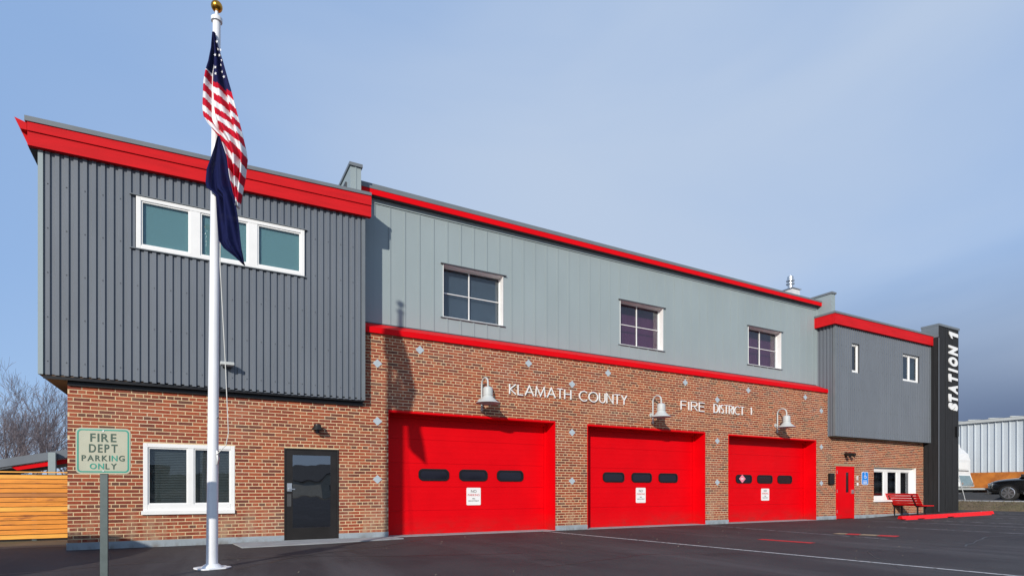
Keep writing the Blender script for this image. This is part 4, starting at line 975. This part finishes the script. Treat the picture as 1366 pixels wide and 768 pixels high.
def make_car(loc, rz, label):
    """SUV, nose towards +y locally, x across; origin on the ground at the middle"""
    C_ = thing('parked_car', loc, label, 'car', rz=rz)
    Lh, W_ = 2.35, .93
    # side outline: (y, z)
    low = [(-2.30, .45), (-2.35, .75), (-2.30, 1.02), (2.02, .98), (2.22, .86), (2.34, .70), (2.36, .45), (2.2, .25), (-2.2, .28)]
    b = MB()
    # lofted body: stations along y with cross sections
    st = [(-2.36, .50, .95, .78), (-2.28, .34, 1.02, .88), (-1.9, .26, 1.06, .93), (-.9, .24, 1.05, .94), (.5, .24, 1.04, .94), (1.1, .25, 1.04, .93), (1.7, .27, 1.00, .91), (2.1, .30, .93, .86), (2.30, .36, .82, .76), (2.38, .46, .70, .60)]
    secs = []
    for y, z0, z1, w_ in st:
        h = z1-z0; secs.append([(-w_*.90, y, z0), (-w_, y, z0+h*.25), (-w_, y, z0+h*.66), (-w_*.94, y, z0+h*.9), (-w_*.80, y, z1), (0, y, z1+.035), (w_*.80, y, z1), (w_*.94, y, z0+h*.9), (w_, y, z0+h*.66), (w_, y, z0+h*.25), (w_*.90, y, z0)])
    def loft(b, secs):
        k0 = len(b.v); n = len(secs[0])
        for s_ in secs: b.v += s_
        for i in range(len(secs)-1):
            for j in range(n): j2 = (j+1) % n; b.f.append([k0+i*n+j, k0+i*n+j2, k0+(i+1)*n+j2, k0+(i+1)*n+j]); b.m.append(0)
        b.f.append([k0+j for j in range(n)]); b.m.append(0); b.f.append([k0+(len(secs)-1)*n+j for j in range(n)]); b.m.append(0)
    loft(b, secs); o = b.build('body', M['carpaint'], C_, smooth=True); sd = o.modifiers.new('sub', 'SUBSURF'); sd.levels = sd.render_levels = 1
    # cabin
    b = MB(); cs = []
    for y, z, w_ in ((-2.15, 1.04, .80), (-1.95, 1.50, .66), (-1.3, 1.66, .64), (-.2, 1.69, .65), (.35, 1.60, .65), (.9, 1.28, .72), (1.25, 1.04, .78)):
        cs.append([(-.84 if z > 1.1 else -w_, y, 1.0), (-w_*1.03 if z < 1.1 else -.80, y, 1.02+(z-1.02)*.15), (-w_, y, z-.04), (-w_*.8, y, z), (w_*.8, y, z), (w_, y, z-.04), (w_*1.03 if z < 1.1 else .80, y, 1.02+(z-1.02)*.15), (.84 if z > 1.1 else w_, y, 1.0)])
    loft(b, cs); o = b.build('cabin', M['carpaint'], C_, smooth=True); sd = o.modifiers.new('sub', 'SUBSURF'); sd.levels = sd.render_levels = 1
    for s_ in (-1, 1):
        for q in (((-1.75, 1.12), (-1.62, 1.42), (-1.05, 1.52), (-1.0, 1.12)), ((-.93, 1.12), (-.93, 1.53), (-.05, 1.55), (-.05, 1.12)), ((.02, 1.12), (.02, 1.54), (.30, 1.48), (.78, 1.22), (.82, 1.12))):
            pts = [(s_*(.815-(z-1.12)*.36), y, z) for y, z in q]; MB().prism(pts, (s_*.02, 0, 0)).build('side_window', M['carglass'], C_)
        b = MB(); b.prism([(s_*.90, .80, 1.06), (s_*.90, .95, 1.06), (s_*.90, .95, 1.2), (s_*.90, .80, 1.2)], (s_*.16, 0, 0)); b.build('mirror', M['carpaint'], C_, bevel=.02)
        b = MB(); b.box(min(s_*.60, s_*.84), max(s_*.60, s_*.84), 2.05, 2.27, .68, .80); b.build('headlight', M['galv'], C_, bevel=.03)
        MB().box(min(s_*.925, s_*.95), max(s_*.925, s_*.95), -.9, .9, .30, .40).build('sill_trim', M['plastic'], C_)
        for y in (-1.45, 1.45):
            MB().tube([(s_*.66, y, .36), (s_*.72, y, .36), (s_*.90, y, .36), (s_*.945, y, .36)], [.33, .365, .365, .33], 28).build('wheel', M['tyre'], C_, smooth=True)
            b = MB(); b.tube([(s_*.945, y, .36), (s_*.955, y, .36)], .235, 24)
            b.build('rim_dish', M['plastic'], C_)
            b = MB()
            for k in range(7):
                a = 2*math.pi*k/7; dy, dz = math.cos(a), math.sin(a); n_ = Vector((0, -dz, dy))*.035; c0 = Vector((s_*.955, y, .36)); e0 = c0+Vector((0, dy, dz))*.05; e1 = c0+Vector((0, dy, dz))*.25
                b.prism([e0-n_*.7, e1-n_, e1+n_, e0+n_*.7], (s_*.012, 0, 0))
            b.tube([(s_*.955, y, .36), (s_*.97, y, .36)], .06, 12)
            ro = [(s_*.956, y+.262*math.cos(2*math.pi*k/28), .36+.262*math.sin(2*math.pi*k/28)) for k in range(28)]; ri = [(s_*.968, y+.232*math.cos(2*math.pi*k/28), .36+.232*math.sin(2*math.pi*k/28)) for k in range(28)]
            k0 = len(b.v); b.v += ro+ri
            for k in range(28): b.f.append([k0+k, k0+(k+1) % 28, k0+28+(k+1) % 28, k0+28+k]); b.m.append(0)
            b.build('rim', M['rim'], C_)
            b = MB(); k_ = []
            for a in range(0, 181, 15): k_.append((s_*.935, y+.42*math.cos(R(a)), .36+.42*math.sin(R(a))))
            b.prism(k_, (s_*.008, 0, 0)); b.build('wheel_arch', M['black'], C_)
    MB().box(-.55, .55, 2.33, 2.385, .50, .66).build('grille', M['plastic'], C_)
    MB().box(-.92, .92, 2.2, 2.37, .28, .36).build('bumper', M['plastic'], C_, bevel=.02)
    return C_
car1 = make_car((33.45, -3.0, .655), 0, 'black car parked beside the orange wall at the right edge')

c2_ = copy_tree(car1); c2_.location = (-4.28, -2.85, 0); c2_['label'] = 'black car out of frame on the left, added to shadow the brick corner'  # unseen car, added only for the low shadow on the brick corner
# houses across the street behind the viewer (seen in the glass), hills
def house(x, y, w_, d_, h_, ridge, label, wallm):
    t = thing('house', (x, y, 0), label, 'house', 'houses across the street behind the viewer')
    MB().box(-w_/2, w_/2, -d_/2, d_/2, 0, h_).build('wall', wallm, t)
    b = MB(); b.prism([(-w_/2, -d_/2, h_), (w_/2, -d_/2, h_), (0, -d_/2, ridge)], (0, d_, 0)); b.build('gable', wallm, t)
    b = MB()
    for s_ in (-1, 1): b.prism([(s_*(w_/2+.4), -d_/2-.4, h_-.15), (s_*(w_/2+.4), -d_/2-.4, h_), (0, -d_/2-.4, ridge+.2), (0, -d_/2-.4, ridge+.05)], (0, d_+.8, 0))
    b.build('roof', M['roofing'], t)
    for xx in (-w_/4, w_/4): MB().box(xx-.5, xx+.5, d_/2, d_/2+.04, 1, 2.2).build('window', M['carglass'], t)
    MB().box(-.45, .45, d_/2, d_/2+.04, 0, 2.1).build('door', M['bronze'], t)
    return t
hs_ = house(17.5, -85, 7, 10, 2.9, 4.9, 'cream gabled house across the street reflected in the glazed door', M['housewall'])
hs_.rotation_euler[2] = R(-32)
house(-12, -86, 10, 9, 2.8, 4.4, 'pale house across the street further along the road', M['whitesheet'])
b = MB(); prev = None; rh_ = random.Random(1)
pts = [(x, -420, 10+4*math.sin(x*.011)+2.5*math.sin(x*.031+1)) for x in range(-500, 501, 25)]
for p, q in zip(pts[:-1], pts[1:]): b.poly([(p[0], p[1], -1), (q[0], q[1], -1), (q[0], q[1]-60, q[2]), (p[0], p[1]-60, p[2])])
b.build('hills', M['hill'], kind='structure')
